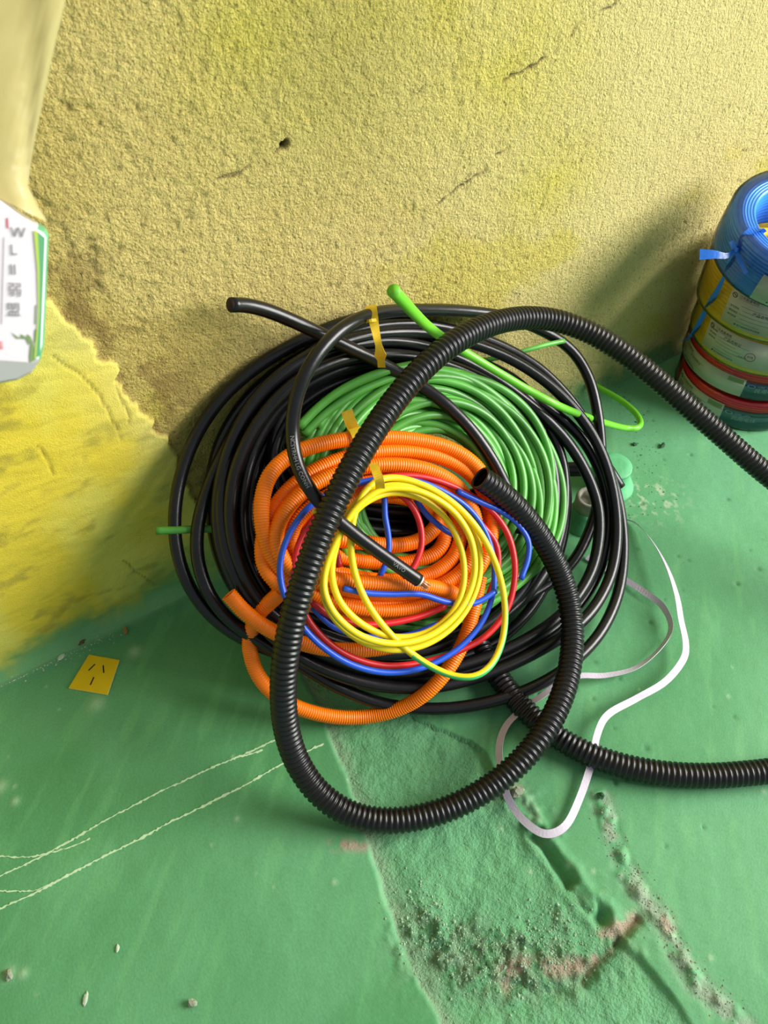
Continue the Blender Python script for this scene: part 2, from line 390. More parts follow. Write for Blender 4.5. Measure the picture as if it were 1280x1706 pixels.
# ------------------------------------------------------------------ wall
def build_wall():
    gx = np.r_[np.linspace(-1.8, -0.42, 50, endpoint=False), np.linspace(-0.42, 1.62, 720, endpoint=False), np.linspace(1.62, 3.4, 60)]
    gz = np.r_[np.linspace(-0.03, 0.95, 360, endpoint=False), np.linspace(0.95, 2.3, 50)]
    nx, nz = len(gx), len(gz)
    x, z = np.meshgrid(gx, gz, indexing='ij')
    wx = lambda pts: [tuple(ony(a, b)[[0, 2]]) for a, b in pts]
    edge = wx([(0, 445), (50, 478), (82, 508), (112, 532), (150, 570), (188, 618), (215, 664), (243, 690), (272, 716), (290, 746), (304, 780), (312, 812)])
    edge += [(edge[-1][0]+0.03, 0.12), (edge[-1][0]+0.05, -0.05)]
    patch_poly = [(-1.9, edge[0][1]+0.3)]+edge+[(-1.9, -0.1)]
    jx = x+(fbm(x, z, 40, 3, 3)-0.5)*0.03; jz = z+(fbm(x, z, 40, 9, 3)-0.5)*0.03
    pin = inside(jx, jz, patch_poly); d = pdist(jx, jz, edge)
    patch = np.where(pin, sstep(0, 0.004, d), 0.0)
    # relief: coarse grains, combed upright streaks to the right, pits
    g1 = fbm(x, z, 130, 21, 2, 0.6); comb = fbm(x*1.6, z*0.4, 150, 33, 2, 0.6)
    rgt = sstep(0.55, 0.95, x)
    grain = (g1*(1-rgt)+(0.4*g1+0.6*comb)*rgt)
    pits = sstep(0.68, 0.8, fbm(x, z, 150, 51, 2, 0.5))*sstep(0.40, 0.62, fbm(x, z, 8, 52, 2))
    h = (grain-0.5)*0.0036+(fbm(x, z, 5, 71, 3)-0.5)*0.005-pits*0.002
    hs = 0.006+(fbm(x, z*2.5, 9, 81, 4)-0.5)*0.006+(fbm(x, z*3, 60, 85, 3)-0.5)*0.0012
    crk = np.full(x.shape, 1e9)
    for c in ([(368, 300), (405, 282), (440, 264), (478, 240)], [(722, 345), (745, 325), (772, 308), (800, 292)], [(840, 138), (872, 118), (912, 92), (940, 80)],
              [(945, 72), (958, 46), (985, 24), (1030, 4)], [(830, 255), (858, 238)], [(690, 165), (705, 145)]):
        crk = np.minimum(crk, pdist(x+(fbm(x, z, 60, 91, 2)-0.5)*0.01, z+(fbm(x, z, 60, 92, 2)-0.5)*0.01, wx(c)))
    ck = (1-sstep(0.0007, 0.0030, crk))*sstep(.22, .5, fbm(x, z, 45, 98, 2))
    hole = 1-sstep(0.002, 0.006, np.hypot(x-ony(474, 241)[0], z-ony(474, 241)[2])+(fbm(x, z, 120, 95, 2)-0.5)*0.006)
    chips = np.full(x.shape, 1e9)
    for c in ([(58, 320), (75, 345)], [(105, 395), (112, 425)], [(150, 405), (152, 440), (165, 455)], [(148, 465), (175, 490)]):
        chips = np.minimum(chips, pdist(x+(fbm(x, z, 70, 93, 2)-0.5)*0.02, z+(fbm(x, z, 70, 94, 2)-0.5)*0.02, wx(c)))
    cp = 0.7*(1-sstep(0.001, 0.004, chips))
    h = h-ck*0.003-hole*0.012-cp*0.003
    pcr = np.full(x.shape, 1e9)
    for c in ([(85, 588), (120, 612), (160, 645), (185, 695), (200, 728)], [(190, 640), (205, 672), (215, 700)], [(60, 740), (78, 765), (88, 790)], [(205, 930), (235, 955), (258, 970)]):
        pcr = np.minimum(pcr, pdist(x+(fbm(x, z, 50, 96, 2)-0.5)*0.007, z+(fbm(x, z, 50, 97, 2)-0.5)*0.007, wx(c)))
    pk = 0.8*(1-sstep(0.0003, 0.0022, pcr))
    hs = hs-pk*0.002
    H = h*(1-patch)+hs*patch
    # pigment, with window light and pit shade mixed in
    c = mixc(np.broadcast_to(L3(226, 204, 122), x.shape+(3,)), L3(214, 190, 104), sstep(0.35, 0.65, fbm(x, z, 6, 101, 4)))
    c = mixc(c, L3(230, 216, 146), sstep(0.2, 1.2, x+0.4*z)*0.75)  # paler to the right and upward: window light put into the colour
    yel = sstep(0.56, 0.72, fbm(x*0.8+z*0.5, z, 7, 111, 4))
    c = mixc(c, L3(214, 200, 66), yel*0.5)
    for (px, py, rr) in ((560, 40, .16), (920, 300, .10), (860, 110, .12), (430, 60, .08)):
        p = ony(px, py); c = mixc(c, L3(220, 208, 74), np.exp(-(np.hypot(x-p[0], (z-p[2])*1.3)/rr)**2)*(0.25+0.5*fbm(x, z, 22, 115, 3)))
    p = ony(560, 70); c = mixc(c, L3(160, 150, 84), np.exp(-(np.hypot(x-p[0], z-p[2])/.13)**2)*0.45)
    c = mixc(c, L3(148, 118, 66), sstep(0.46, 0.66, fbm(x, z, 30, 121, 4))*np.exp(-(d/0.07)**2)*0.75)
    c = mixc(c, L3(70, 52, 34), np.clip(ck*0.75+hole+cp*0.5+pits*0.2, 0, 1))  # pits also darkened in colour, in place of their shade
    s = mixc(np.broadcast_to(L3(222, 200, 62), x.shape+(3,)), L3(222, 212, 96), sstep(0.4, 0.68, fbm(x, z, 8, 131, 4)))
    s = mixc(s, L3(160, 146, 60), sstep(0.55, 0.72, fbm(x, z*1.6, 17, 141, 5, 0.6))*0.6)
    s = mixc(s, L3(226, 214, 120), np.exp(-(d/0.045)**2)*0.6)
    s = mixc(s, L3(110, 92, 40), pk*0.7)
    c = mixc(c, s, patch)
    # green floor paint brushed up on to the foot of the wall
    zz = z+(fbm(x, z, 8, 151, 4)-0.5)*0.09+(fbm(x, z*0.4, 45, 152, 3)-0.5)*0.05
    up = sstep(-0.05, 0.15, x)*(1-sstep(0.55, 0.9, x)); gb = 1-sstep(-0.005+0.02*up, 0.075+0.085*up, zz+(fbm(x, z, 60, 153, 3)-0.5)*0.03)
    c = mixc(c, L3(96, 164, 92), gb*0.95)
    gb2 = 1-sstep(0.0, 0.05, zz+0.005)
    c = mixc(c, L3(122, 180, 128), gb2*0.6)
    # coved foot
    foot = np.clip(1-(z+0.0)/0.03, 0, 1)**2*0.012
    y = -(H+foot)
    o = grid_mesh('wall_back', np.stack([x, y, z], -1), c, M['wall'], nx, nz, 1-0.9*patch)
    return o
wall = build_wall()

# ------------------------------------------------------------------ floor
def floor_fields(x, y):
    F = lambda pts: [tuple(onz(a, b)[:2]) for a, b in pts]
    left = F([(480, 1090), (520, 1160), (545, 1225), (570, 1290), (590, 1350), (615, 1425), (640, 1500), (672, 1590), (700, 1650), (735, 1720), (800, 1850), (900, 2100)])
    right = F([(810, 1250), (838, 1310), (880, 1372), (925, 1430), (960, 1480), (1000, 1528), (1040, 1560), (1090, 1620), (1150, 1700), (1250, 1850), (1400, 2100)])
    jx = x+(fbm(x, y, 45, 203, 3)-0.5)*0.010; jy = y+(fbm(x, y, 45, 204, 3)-0.5)*0.010
    trench = inside(jx, jy, left+right[::-1])
    dl = pdist(jx, jy, left); dr = pdist(jx, jy, right)
    tin = np.where(trench, sstep(0, 0.008, np.minimum(dl, dr)), 0)
    groove = pdist(jx, jy, F([(895, 1392), (920, 1425), (945, 1462), (972, 1500), (1005, 1528)]))
    ridge = pdist(jx, jy, F([(1002, 1330), (1015, 1385), (1042, 1450), (1085, 1512), (1110, 1540), (1128, 1590), (1165, 1645), (1240, 1710)]))
    lip = pdist(jx, jy, F([(975, 1640), (990, 1605), (1020, 1580), (1040, 1548), (1060, 1530)]))
    low = pdist(jx, jy, F([(830, 1640), (870, 1640), (905, 1655), (960, 1640)]))
    rub_c = F([(720, 1560), (790, 1590), (860, 1600), (930, 1590), (990, 1560)])
    rub = np.exp(-(pdist(x, y, rub_c)/0.045)**2)*sstep(0.3, 0.5, fbm(x, y, 16, 211, 3))
    top = np.exp(-(pdist(x, y, F([(845, 1320), (880, 1345), (905, 1380)]))/0.025)**2)
    h = (fbm(x, y, 3, 221, 3)-0.5)*0.006+(fbm(x, y, 30, 223, 4)-0.5)*0.0016
    h = h+tin*(-0.0055+(fbm(x, y, 22, 231, 4, 0.55)-0.5)*0.010+(fbm(x, y, 110, 232, 3)-0.5)*0.0022)
    crumb = np.maximum(fbm(x, y, 95, 241, 3, 0.6)-0.42, 0)
    h = h+(rub+0.5*top)*(crumb*0.026-0.001)
    h = h-np.exp(-(groove/0.008)**2)*0.014*sstep(.3, .5, fbm(x, y, 40, 251, 2))+np.exp(-(np.abs(groove-0.014)/0.008)**2)*0.004
    h = h+np.exp(-(ridge/0.010)**2)*(0.001+0.018*np.maximum(fbm(x, y, 70, 261, 3)-0.4, 0))-np.exp(-(np.maximum(ridge-0.012, 0)/0.004)**2)*0.001
    h = h-np.exp(-(lip/0.006)**2)*0.009-np.exp(-(low/0.006)**2)*0.005
    return h, dict(tin=tin, dl=dl, dr=dr, groove=groove, ridge=ridge, lip=lip, low=low, rub=rub, top=top, crumb=crumb, F=F)
def floor_z(x, y):
    return floor_fields(np.array([[float(x)]]), np.array([[float(y)]]))[0][0, 0]
def build_floor():
    gx = np.r_[np.linspace(-1.8, -0.5, 45, endpoint=False), np.linspace(-0.5, 1.7, 760, endpoint=False), np.linspace(1.7, 3.4, 55)]
    gy = np.r_[np.linspace(-3.0, -1.1, 60, endpoint=False), np.linspace(-1.1, 0.015, 380)]
    nx, ny = len(gx), len(gy)
    x, y = np.meshgrid(gx, gy, indexing='ij')
    h, q = floor_fields(x, y); F = q['F']
    # small nicks and warts in the paint
    r = np.random.default_rng(5); spots = np.zeros(x.shape); pale = np.zeros(x.shape)
    def stamp(px, py, rad, arr, sgn, amp):
        nonlocal h
        i0 = np.searchsorted(x[:, 0], px-3*rad); i1 = np.searchsorted(x[:, 0], px+3*rad); j0 = np.searchsorted(y[0], py-3*rad); j1 = np.searchsorted(y[0], py+3*rad)
        if i1 <= i0 or j1 <= j0: return
        g = np.exp(-(((x[i0:i1, j0:j1]-px)**2+(y[i0:i1, j0:j1]-py)**2)/rad**2)); h[i0:i1, j0:j1] += sgn*amp*g
        if arr is not None: arr[i0:i1, j0:j1] = np.maximum(arr[i0:i1, j0:j1], g)
    for _ in range(130): stamp(r.uniform(0.5, 1.5), r.uniform(-0.8, -0.05), r.uniform(0.0018, 0.0045), spots, -1, r.uniform(0.0005, 0.003))
    for _ in range(60): stamp(r.uniform(-0.4, 0.8), r.uniform(-0.9, -0.05), r.uniform(0.0015, 0.004), pale, 1, r.uniform(0.0003, 0.0012))
    for (px, py, rd) in ((15, 1622, .008), (38, 1622, .006), (0, 1310, .010), (25, 1335, .006), (160, 1172, .012), (225, 1085, .01)):
        p = onz(px, py); stamp(p[0], p[1], rd, pale, 1, 0.0015)
    c = mixc(np.broadcast_to(L3(84, 148, 98), x.shape+(3,)), L3(95, 158, 110), sstep(0.35, 0.65, fbm(x, y, 4, 301, 4)))
    c = mixc(c, L3(72, 136, 82), sstep(0.5, 0.75, fbm(x*0.6, y, 6, 305, 4))*0.5)
    c = mixc(c, L3(102, 164, 122), sstep(0.6, 1.2, x)*0.45)  # lighter on the window side, daylight painted into the floor colour
    sw = fbm(x*0.5+y*0.9, (x-y)*4, 9, 311, 4); c = mixc(c, L3(112, 178, 116), sstep(0.55, 0.75, sw)*0.28)
    c = mixc(c, L3(110, 172, 124), q['tin']*0.4)
    dust = np.exp(-(np.maximum(q['dl']-0.004, 0)/0.018)**2)*q['tin']*(0.35+0.6*fbm(x, y, 50, 321, 3))
    c = mixc(c, L3(150, 164, 136), dust*0.75)
    ddr = np.exp(-(q['ridge']/0.013)**2)*sstep(0.35, 0.6, fbm(x, y, 55, 325, 3))
    c = mixc(c, L3(146, 158, 138), ddr*0.8)
    c = mixc(c, L3(124, 148, 116), np.clip(q['rub']+q['top']*.6, 0, 1)*sstep(0.40, 0.6, fbm(x, y, 70, 331, 3))*0.75)
    # bare mortar where the paint has come away
    ex = np.zeros(x.shape)
    for pts, rad in (([(840, 1618), (880, 1608), (930, 1612), (965, 1608)], .011), ([(850, 1640), (880, 1640)], .010), ([(1005, 1560), (1040, 1540), (1058, 1530)], .008), ([(985, 1600), (1015, 1580)], .006), ([(1100, 1520), (1112, 1545)], .007), ([(845, 1325), (862, 1312)], .006), ([(555, 1408), (605, 1410)], .007)):
        ex = np.maximum(ex, np.exp(-(pdist(x, y, F(pts))/rad)**2)*sstep(0.34, 0.52, fbm(x, y, 60, 341, 3)))
    c = mixc(c, L3(172, 152, 132), np.clip(ex*1.1, 0, 1)*0.9)
    c = mixc(c, L3(120, 84, 50), np.exp(-(q['lip']/0.004)**2)*0.45)
    c = mixc(c, L3(44, 96, 58), spots*0.6); c = mixc(c, L3(170, 200, 160), pale*0.55)
    # pale scuffed line along the foot of the wall on the left, speckled paint on the right
    c = mixc(c, L3(150, 196, 150), np.exp(-((y+0.012)/0.010)**2)*sstep(0.3, 0.0, x)*0.6)
    spk = sstep(0.62, 0.7, fbm(x, y, 120, 351, 2))*np.exp(-(np.hypot(x-onz(1090, 830)[0], y-onz(1090, 830)[1])/0.05)**2)
    c = mixc(c, L3(178, 190, 160), spk*0.8)
    return grid_mesh('floor', np.stack([x, y, h], -1), c, M['floor'], nx, ny, np.clip(0.05+q['tin']*0.45+q['rub']*0.6+dust*.4+ddr*.5+ex*.4, 0, 1))
floor = build_floor()

def chalk(pts, width):
    P = np.array([onz(*p) for p in pts]); C = spline(P, 0.0028)
    n = len(C); r = RNG.normal(size=n)
    nrm = np.array([-(C[-1]-C[0])[1], (C[-1]-C[0])[0], 0]); nrm /= np.linalg.norm(nrm)
    C = C+nrm*(r*0.00045)[:, None]+nrm*(np.sin(np.arange(n)*0.23)*0.0004)[:, None]
    hz = floor_fields(C[:, :1], C[:, 1:2])[0][:, 0]
    C[:, 2] = hz+0.0006
    wd = 1.35*width*np.clip(0.75+0.35*RNG.normal(size=n), 0.25, 1.5)
    o = ribbon('chalk_line', C, wd, 0.0006, np.tile(nrm, (n, 1)), M['chalk'], floor)
    return o
for pts, wd in (([(-30, 1474), (40, 1440), (90, 1416), (160, 1376), (230, 1338), (300, 1304), (380, 1268), (420, 1252), (470, 1228)], .0021),
                ([(-20, 1425), (30, 1428), (75, 1423), (115, 1412), (150, 1397)], .0016),
                ([(-30, 1529), (30, 1500), (80, 1477), (150, 1438), (220, 1404), (290, 1367), (350, 1338), (420, 1302), (470, 1274), (540, 1240)], .0023),
                ([(-20, 1484), (20, 1485), (60, 1482), (92, 1470)], .0015),
                ([(395, 1262), (415, 1258), (438, 1250)], .0022)): chalk(pts, wd)

# ------------------------------------------------------------------ thick black conduit
def thick_conduit():
    a = [(950, 1000, .095), (957, 1055, .076), (952, 1110, .068), (938, 1165, .068), (912, 1218, .064), (872, 1268, .052), (820, 1312, .036), (760, 1346, .024), (690, 1367, .021), (630, 1371, .021), (575, 1357, .028), (530, 1325, .048), (497, 1280, .078), (478, 1230, .112)]
    P = [rest(*p) for p in ((800, 796, .142), (830, 815, .138), (870, 850, .130), (905, 897, .118), (934, 948, .102))]
    P += [onz(*p) for p in a]
    P += [rest(*p) for p in ((470, 1175, .128), (472, 1110, .150), (483, 1045, .168), (501, 980, .182), (523, 917, .190), (549, 853, .194), (580, 790, .192), (615, 728, .184), (655, 668, .172), (700, 615, .158), (750, 570, .142), (805, 542, .122), (860, 527, .106), (915, 528, .104))]
    P += [onz(*p) for p in ((970, 545, .358), (1025, 575, .335), (1080, 618, .308), (1140, 672, .272), (1200, 723, .235), (1260, 775, .20), (1300, 812, .178))]
    e = P[-1]; s = onz(1300, 1281, .020)
    P += [np.array([e[0]+.055, e[1]-.06, .14]), np.array([e[0]+.10, e[1]-.14, .10]), np.array([e[0]+.10, e[1]-.24, .07]), np.array([e[0]+.02, e[1]-.34, .035]), np.array([s[0]+.17, s[1]-.06, .021]), np.array([s[0]+.07, s[1]-.035, .021])]
    P += [onz(x, y, .020) for x, y in [(1300, 1281), (1240, 1290), (1180, 1294), (1110, 1291), (1040, 1279), (975, 1256), (920, 1226), (875, 1186), (838, 1140), (812, 1100), (790, 1058), (765, 1020)]]
    o = corrugated('corrugated_conduit', P, .0178, .0079, .0024, M['conduit'], None, 22, False, 6, (True, True))
    return tag(o, 'thick black corrugated conduit arching over the cable heap and back along the floor', 'conduit')
thick_conduit()

# ------------------------------------------------------------------ black cable coil
RB = .0094
def black_coil():
    c = onz(660, 1180, 0); root = empty('black_cable_coil', (0.48, -0.30, 0.0), 'big coil of glossy black cable leaning on the wall, outermost ring of the heap', 'cable coil')
    K = [
     ([(505, 565), (430, 605), (370, 655), (325, 720), (298, 790), (288, 860), (292, 920), (312, 980), (350, 1030), (400, 1066), (470, 1093), (540, 1105), (620, 1100), (720, 1070), (800, 1035), (865, 1003), (925, 972), (960, 935), (985, 885), (1000, 830), (1005, 770), (998, 690), (985, 625), (955, 577), (905, 548), (830, 522), (760, 515), (690, 516), (630, 520), (560, 540)], .012),
     ([(355, 790), (332, 850), (325, 900), (330, 950), (350, 1000), (385, 1040), (430, 1068), (500, 1104), (560, 1148), (640, 1180), (740, 1187), (840, 1168), (910, 1138), (960, 1103), (1010, 1050), (1036, 990), (1042, 910), (1036, 840), (1012, 770), (982, 710), (948, 660), (900, 610), (840, 575), (760, 548), (680, 535), (600, 540), (520, 580), (450, 635), (390, 710)], .028),
     ([(362, 880), (370, 930), (400, 1000), (450, 1065), (520, 1112), (620, 1150), (740, 1152), (830, 1118), (925, 1074), (965, 1042), (1000, 1005), (1026, 950), (1032, 880), (1022, 800), (997, 730), (950, 668), (890, 615), (820, 580), (740, 555), (650, 550), (560, 565), (480, 610), (420, 660), (380, 740), (360, 820)], .046),
     ([(378, 860), (385, 920), (410, 985), (455, 1040), (520, 1090), (620, 1130), (720, 1135), (810, 1115), (900, 1070), (962, 1018), (994, 970), (1012, 910), (1018, 860), (1008, 790), (976, 730), (930, 690), (860, 642), (790, 605), (700, 578), (610, 575), (530, 600), (460, 650), (410, 720), (384, 790)], .030),
     ([(400, 830), (402, 900), (422, 960), (462, 1015), (520, 1060), (600, 1085), (700, 1085), (800, 1060), (880, 1000), (928, 930), (945, 850), (942, 760), (915, 700), (855, 645), (780, 612), (690, 595), (600, 600), (520, 630), (455, 680), (415, 750)], .046),
     ([(345, 800), (352, 880), (372, 960), (420, 1030), (500, 1085), (600, 1115), (720, 1115), (820, 1085), (880, 1030), (920, 960), (944, 890), (948, 810), (930, 725), (880, 650), (800, 600), (700, 560), (600, 556), (500, 590), (420, 645), (368, 720)], .016),
     ([(415, 820), (412, 890), (440, 960), (490, 1020), (560, 1050), (680, 1050), (790, 1020), (870, 950), (918, 880), (930, 800), (915, 730), (870, 675), (800, 630), (700, 612), (610, 618), (530, 650), (465, 700), (428, 760)], .030),
     ([(372, 780), (364, 850), (376, 930), (405, 990), (440, 1035), (510, 1080), (600, 1118), (700, 1130), (790, 1105), (890, 1065), (955, 1015), (1000, 940), (1010, 840), (960, 730), (860, 655), (770, 590), (680, 566), (590, 566), (505, 600), (440, 650), (395, 715)], .050),
     ([(388, 780), (378, 850), (390, 930), (424, 1000), (480, 1050), (560, 1085), (660, 1098), (760, 1078), (850, 1020), (905, 940), (932, 850), (925, 770), (895, 700), (830, 640), (750, 604), (660, 585), (570, 590), (490, 630), (430, 690)], .062),
    ]
    for i, (pts, off) in enumerate(K):
        n = len(pts); o = off+0.006*np.sin(np.arange(n)/n*2*PI*2+i)
        tube('cable_loop', spline(P2(pts, np.maximum(o, .0105)), .009, True, 1), RB, M['black'], root, 12, True)
    for dx, dy, sc, off in ((0, 0, .97, .012), (-4, 4, .94, .022), (0, -3, .90, .014), (3, 0, .86, .030)):      # turns further down in the ring
        pts = [(672+dx+(x-672)*sc, 840+dy+(y-840)*sc) for x, y in K[4][0]]
        tube('cable_loop', spline(P2(pts, off), .009, True, 1), RB, M['black'], root, 12, True)
    for k, (cy, ax, ay, off) in enumerate(((712, 236, 130, .020), (722, 228, 134, .040), (734, 232, 138, .022), (744, 224, 146, .042), (756, 228, 148, .024), (768, 222, 154, .044), (780, 226, 160, .024))):   # short turns seen through the coils' middle
        pts = [(676+6*math.sin(k*2)+ax*math.cos(t), cy+ay*math.sin(t)) for t in np.linspace(0, 2*PI, 20, endpoint=False)]
        tube('cable_loop', spline(P2(pts, off), .010, True, 1), RB, M['black'], root, 12, True)
    # loose end against the wall
    pts = [(385, 508), (408, 507), (440, 514), (490, 534), (545, 562), (600, 588), (650, 612), (700, 640), (745, 672), (785, 712), (818, 758), (842, 805), (858, 845), (868, 885)]
    offs = ramp(len(pts), .045, .035, .05, .07, .085, .10, .10, .092, .08)
    C = spline(P2(pts, offs), .007, False, 1)
    le = tube('loose_end', C, RB, M['black'], root, 14)
    d = C[0]-C[1]; d /= np.linalg.norm(d)
    tube('cut_face', np.array([C[0]+d*.0003, C[0]+d*.0012]), RB*.8, M['slot'], le, 12)
    # long end that hangs over the coils and shows its copper
    pts = [(880, 535), (830, 523), (760, 516), (700, 517), (655, 516), (615, 522), (575, 541), (537, 575), (507, 620), (490, 668), (484, 720), (491, 770), (512, 815), (547, 855), (592, 892), (642, 928), (698, 967)]
    offs = ramp(len(pts), .012, .014, .03, .06, .09, .115, .135, .15, .160, .163, .162, .160)
    C = spline(P2(pts, offs), .006, False, 1)
    he = tube('hanging_end', C, RB, M['black'], root, 14)
    d = C[-1]-C[-3]; d /= np.linalg.norm(d); e = C[-1]
    tube('white_insulation', np.array([e+d*.0002, e+d*.003]), RB*.82, M['pvc'], he, 14)
    up = np.cross(d, [0, 0, 1]); up /= np.linalg.norm(up); vp = np.cross(d, up)
    vs, fs = [], []
    for k in range(12):
        a = k*2.4; rr = RB*.55*math.sqrt((k+.5)/12); b = e+d*.002+rr*(up*math.cos(a)+vp*math.sin(a))
        t = b+d*(.014+.003*math.sin(k*5))+rr*.25*(up*math.cos(a+1)+vp*math.sin(a+1))
        v, f = tube_geo(np.array([b, (b+t)/2+up*.0005*math.sin(k), t]), .0013, 6)
        fs += [[q+len(vs) for q in ff] for ff in f]; vs += v.tolist()
    mesh('copper_strands', vs, fs, M['copper'], he)
    # faint printing along the sheath
    T, U, V = frames(C)
    L = np.r_[0, np.cumsum(np.linalg.norm(np.diff(C, axis=0), axis=1))]
    def printing(s, i0, sgn=1):
        v, f = text_geo(s, .0075)
        out = []
        for px, py, _ in v:
            s_ = np.clip(L[i0]+px*sgn, 0, L[-1]); k = min(int(np.searchsorted(L, s_)), len(C)-1)
            toc = CAM-C[k]; toc -= T[k]*np.dot(toc, T[k]); toc /= np.linalg.norm(toc)
            side = np.cross(toc, T[k])*sgn; a = (py-.003)/RB
            cc = C[k-1]+(C[k]-C[k-1])*((s_-L[k-1])/max(L[k]-L[k-1], 1e-9)) if k else C[0]
            out.append(cc+(RB+.0003)*(toc*math.cos(a)+side*math.sin(a)))
        mesh('sheath_printing', out, f, M['grayink'], he, False)
    n1 = int(np.argmin(np.abs(C[:, 2]-P2([(484, 735)], .165)[0][2])+np.linalg.norm(C-P2([(484, 735)], .165)[0], axis=1)))
    printing('NCSYRHH LG CONH', n1)
    printing('VAVO', len(C)-9)
    # tail of the coil poking down by the pipe stub
    tube('loose_end', spline(P2([(940, 700), (975, 735), (1008, 772), (1034, 812)], [.012, .012, .012, .014]), .007), RB, M['black'], root, 14)
    # yellow tape round the top of the ring
    pts = [(618, 509), (622, 530), (626, 552), (631, 575), (634, 592), (636, 612)]
    C = spline(P2(pts, [.070, .086, .098, .110, .114, .106]), .004)
    W = np.tile(RT*1.0+DN*0.0, (len(C), 1)); n = len(C)
    wd = np.interp(np.linspace(0, 1, n), [0, .3, .55, .7, .8, 1], [.0155, .012, .009, .017, .010, .011])
    tp = ribbon('tape', C, wd, .0008, W+0.25*np.sin(np.arange(n)*.5)[:, None]*SN, M['tape'], root)
    C2 = spline(P2([(618, 509), (632, 503), (636, 512)], [.070, .05, .03]), .004)
    C3 = spline(P2([(610, 536), (618, 534), (627, 533)], [.088, .094, .092]), .003)
    ribbon('tape_tail', C3, .004, .0008, np.tile(DN, (len(C3), 1)), M['tape'], tp)
    return root
black_coil()

# ------------------------------------------------------------------ green cable coil
RG = .0063
def green_coil():
    root = empty('green_cable_coil', (0.50, -0.24, 0.0), 'coil of thin bright green cable between the black ring and the orange conduit', 'cable coil')
    rg = np.random.default_rng(11)
    cx, cy = 712, 822
    for k in range(46):
        f = 1.0-0.46*((k*0.618) % 1.0)
        ox, oy = rg.normal(0, 10), rg.normal(0, 9)
        a0 = rg.uniform(0, 6.28); pts = []; offs = []
        lift = .058+.022*((k*0.37) % 1)
        for t in np.linspace(0, 2*PI, 20, endpoint=False):
            wob = 1+.035*math.sin(2*t+a0)+.025*math.sin(3*t+2*a0)
            ax = 212
            pts.append((cx+ox+ax*f*wob*math.cos(t), cy+oy+(212*f*wob*math.sin(t))))
            offs.append(lift+.008*math.sin(2*t+a0*1.7))
        tube('cable_loop', spline(P2(pts, offs), .010, True, 1), RG, M['green'], root, 10, True)
    for pts, o in (([(498, 712), (530, 676), (570, 646), (615, 626), (660, 612), (690, 607), (714, 605)], .088), ([(506, 724), (545, 682), (590, 654), (640, 632), (675, 624), (704, 620)], .084), ([(528, 712), (552, 676), (590, 646), (640, 624), (690, 614)], .080)):
        tube('cable_loop', spline(P2(pts, o), .008, False, 1), RG, M['green'], root, 10)
    # loose end standing up at the wall, running down the right and doubling back
    pts = [(655, 484), (670, 500), (688, 520), (708, 541), (735, 562), (780, 590), (830, 620), (880, 650), (930, 678), (970, 692), (1010, 705), (1042, 714)]
    offs = ramp(len(pts), .12, .112, .10, .09, .085, .082, .08, .08, .082, .08, .075)
    P = list(P2(pts, offs))
    e = onz(1042, 714, .062); P[-1] = e; P[-2] = onz(1010, 706, .075)
    P += [onz(1064, 716, .055), onz(1072, 706, .05), onz(1062, 688, .045), onz(1038, 667, .040), onz(1000, 646, .036), onz(960, 628, .034), onz(925, 612, .034), onz(890, 600, .034)]
    C = spline(P, .006, False, 1); n = len(C); L = np.linspace(0, 1, n)
    rr = np.interp(L, [0, .10, .25, 1], [.0088, .0078, .0064, .0060])
    tube('loose_end', C, rr, M['lime'], root, 12)
    tube('loose_end', spline(P2([(940, 568), (908, 575), (872, 585), (820, 598), (770, 606)], [.022, .022, .020, .018, .018]), .006), .0042, M['green'], root, 10)
    C = spline(np.array([rest(x, y, .024) for x, y in [(260, 884), (300, 883), (340, 881), (385, 886), (430, 900)]]), .006)
    le = tube('loose_end', C, .0055, M['green'], root, 12)
    # green tail inside the hole
    tube('loose_end', spline(P2([(560, 885), (572, 905), (580, 925)], .09), .004), RG, M['lime'], root, 10)
    C = spline(P2([(578, 684), (583, 700), (590, 716), (596, 728)], [.10, .10, .096, .09]), .003)
    ribbon('tape', C, .0165, .0008, np.tile(RT, (len(C), 1)), M['tape'], root)
green_coil()

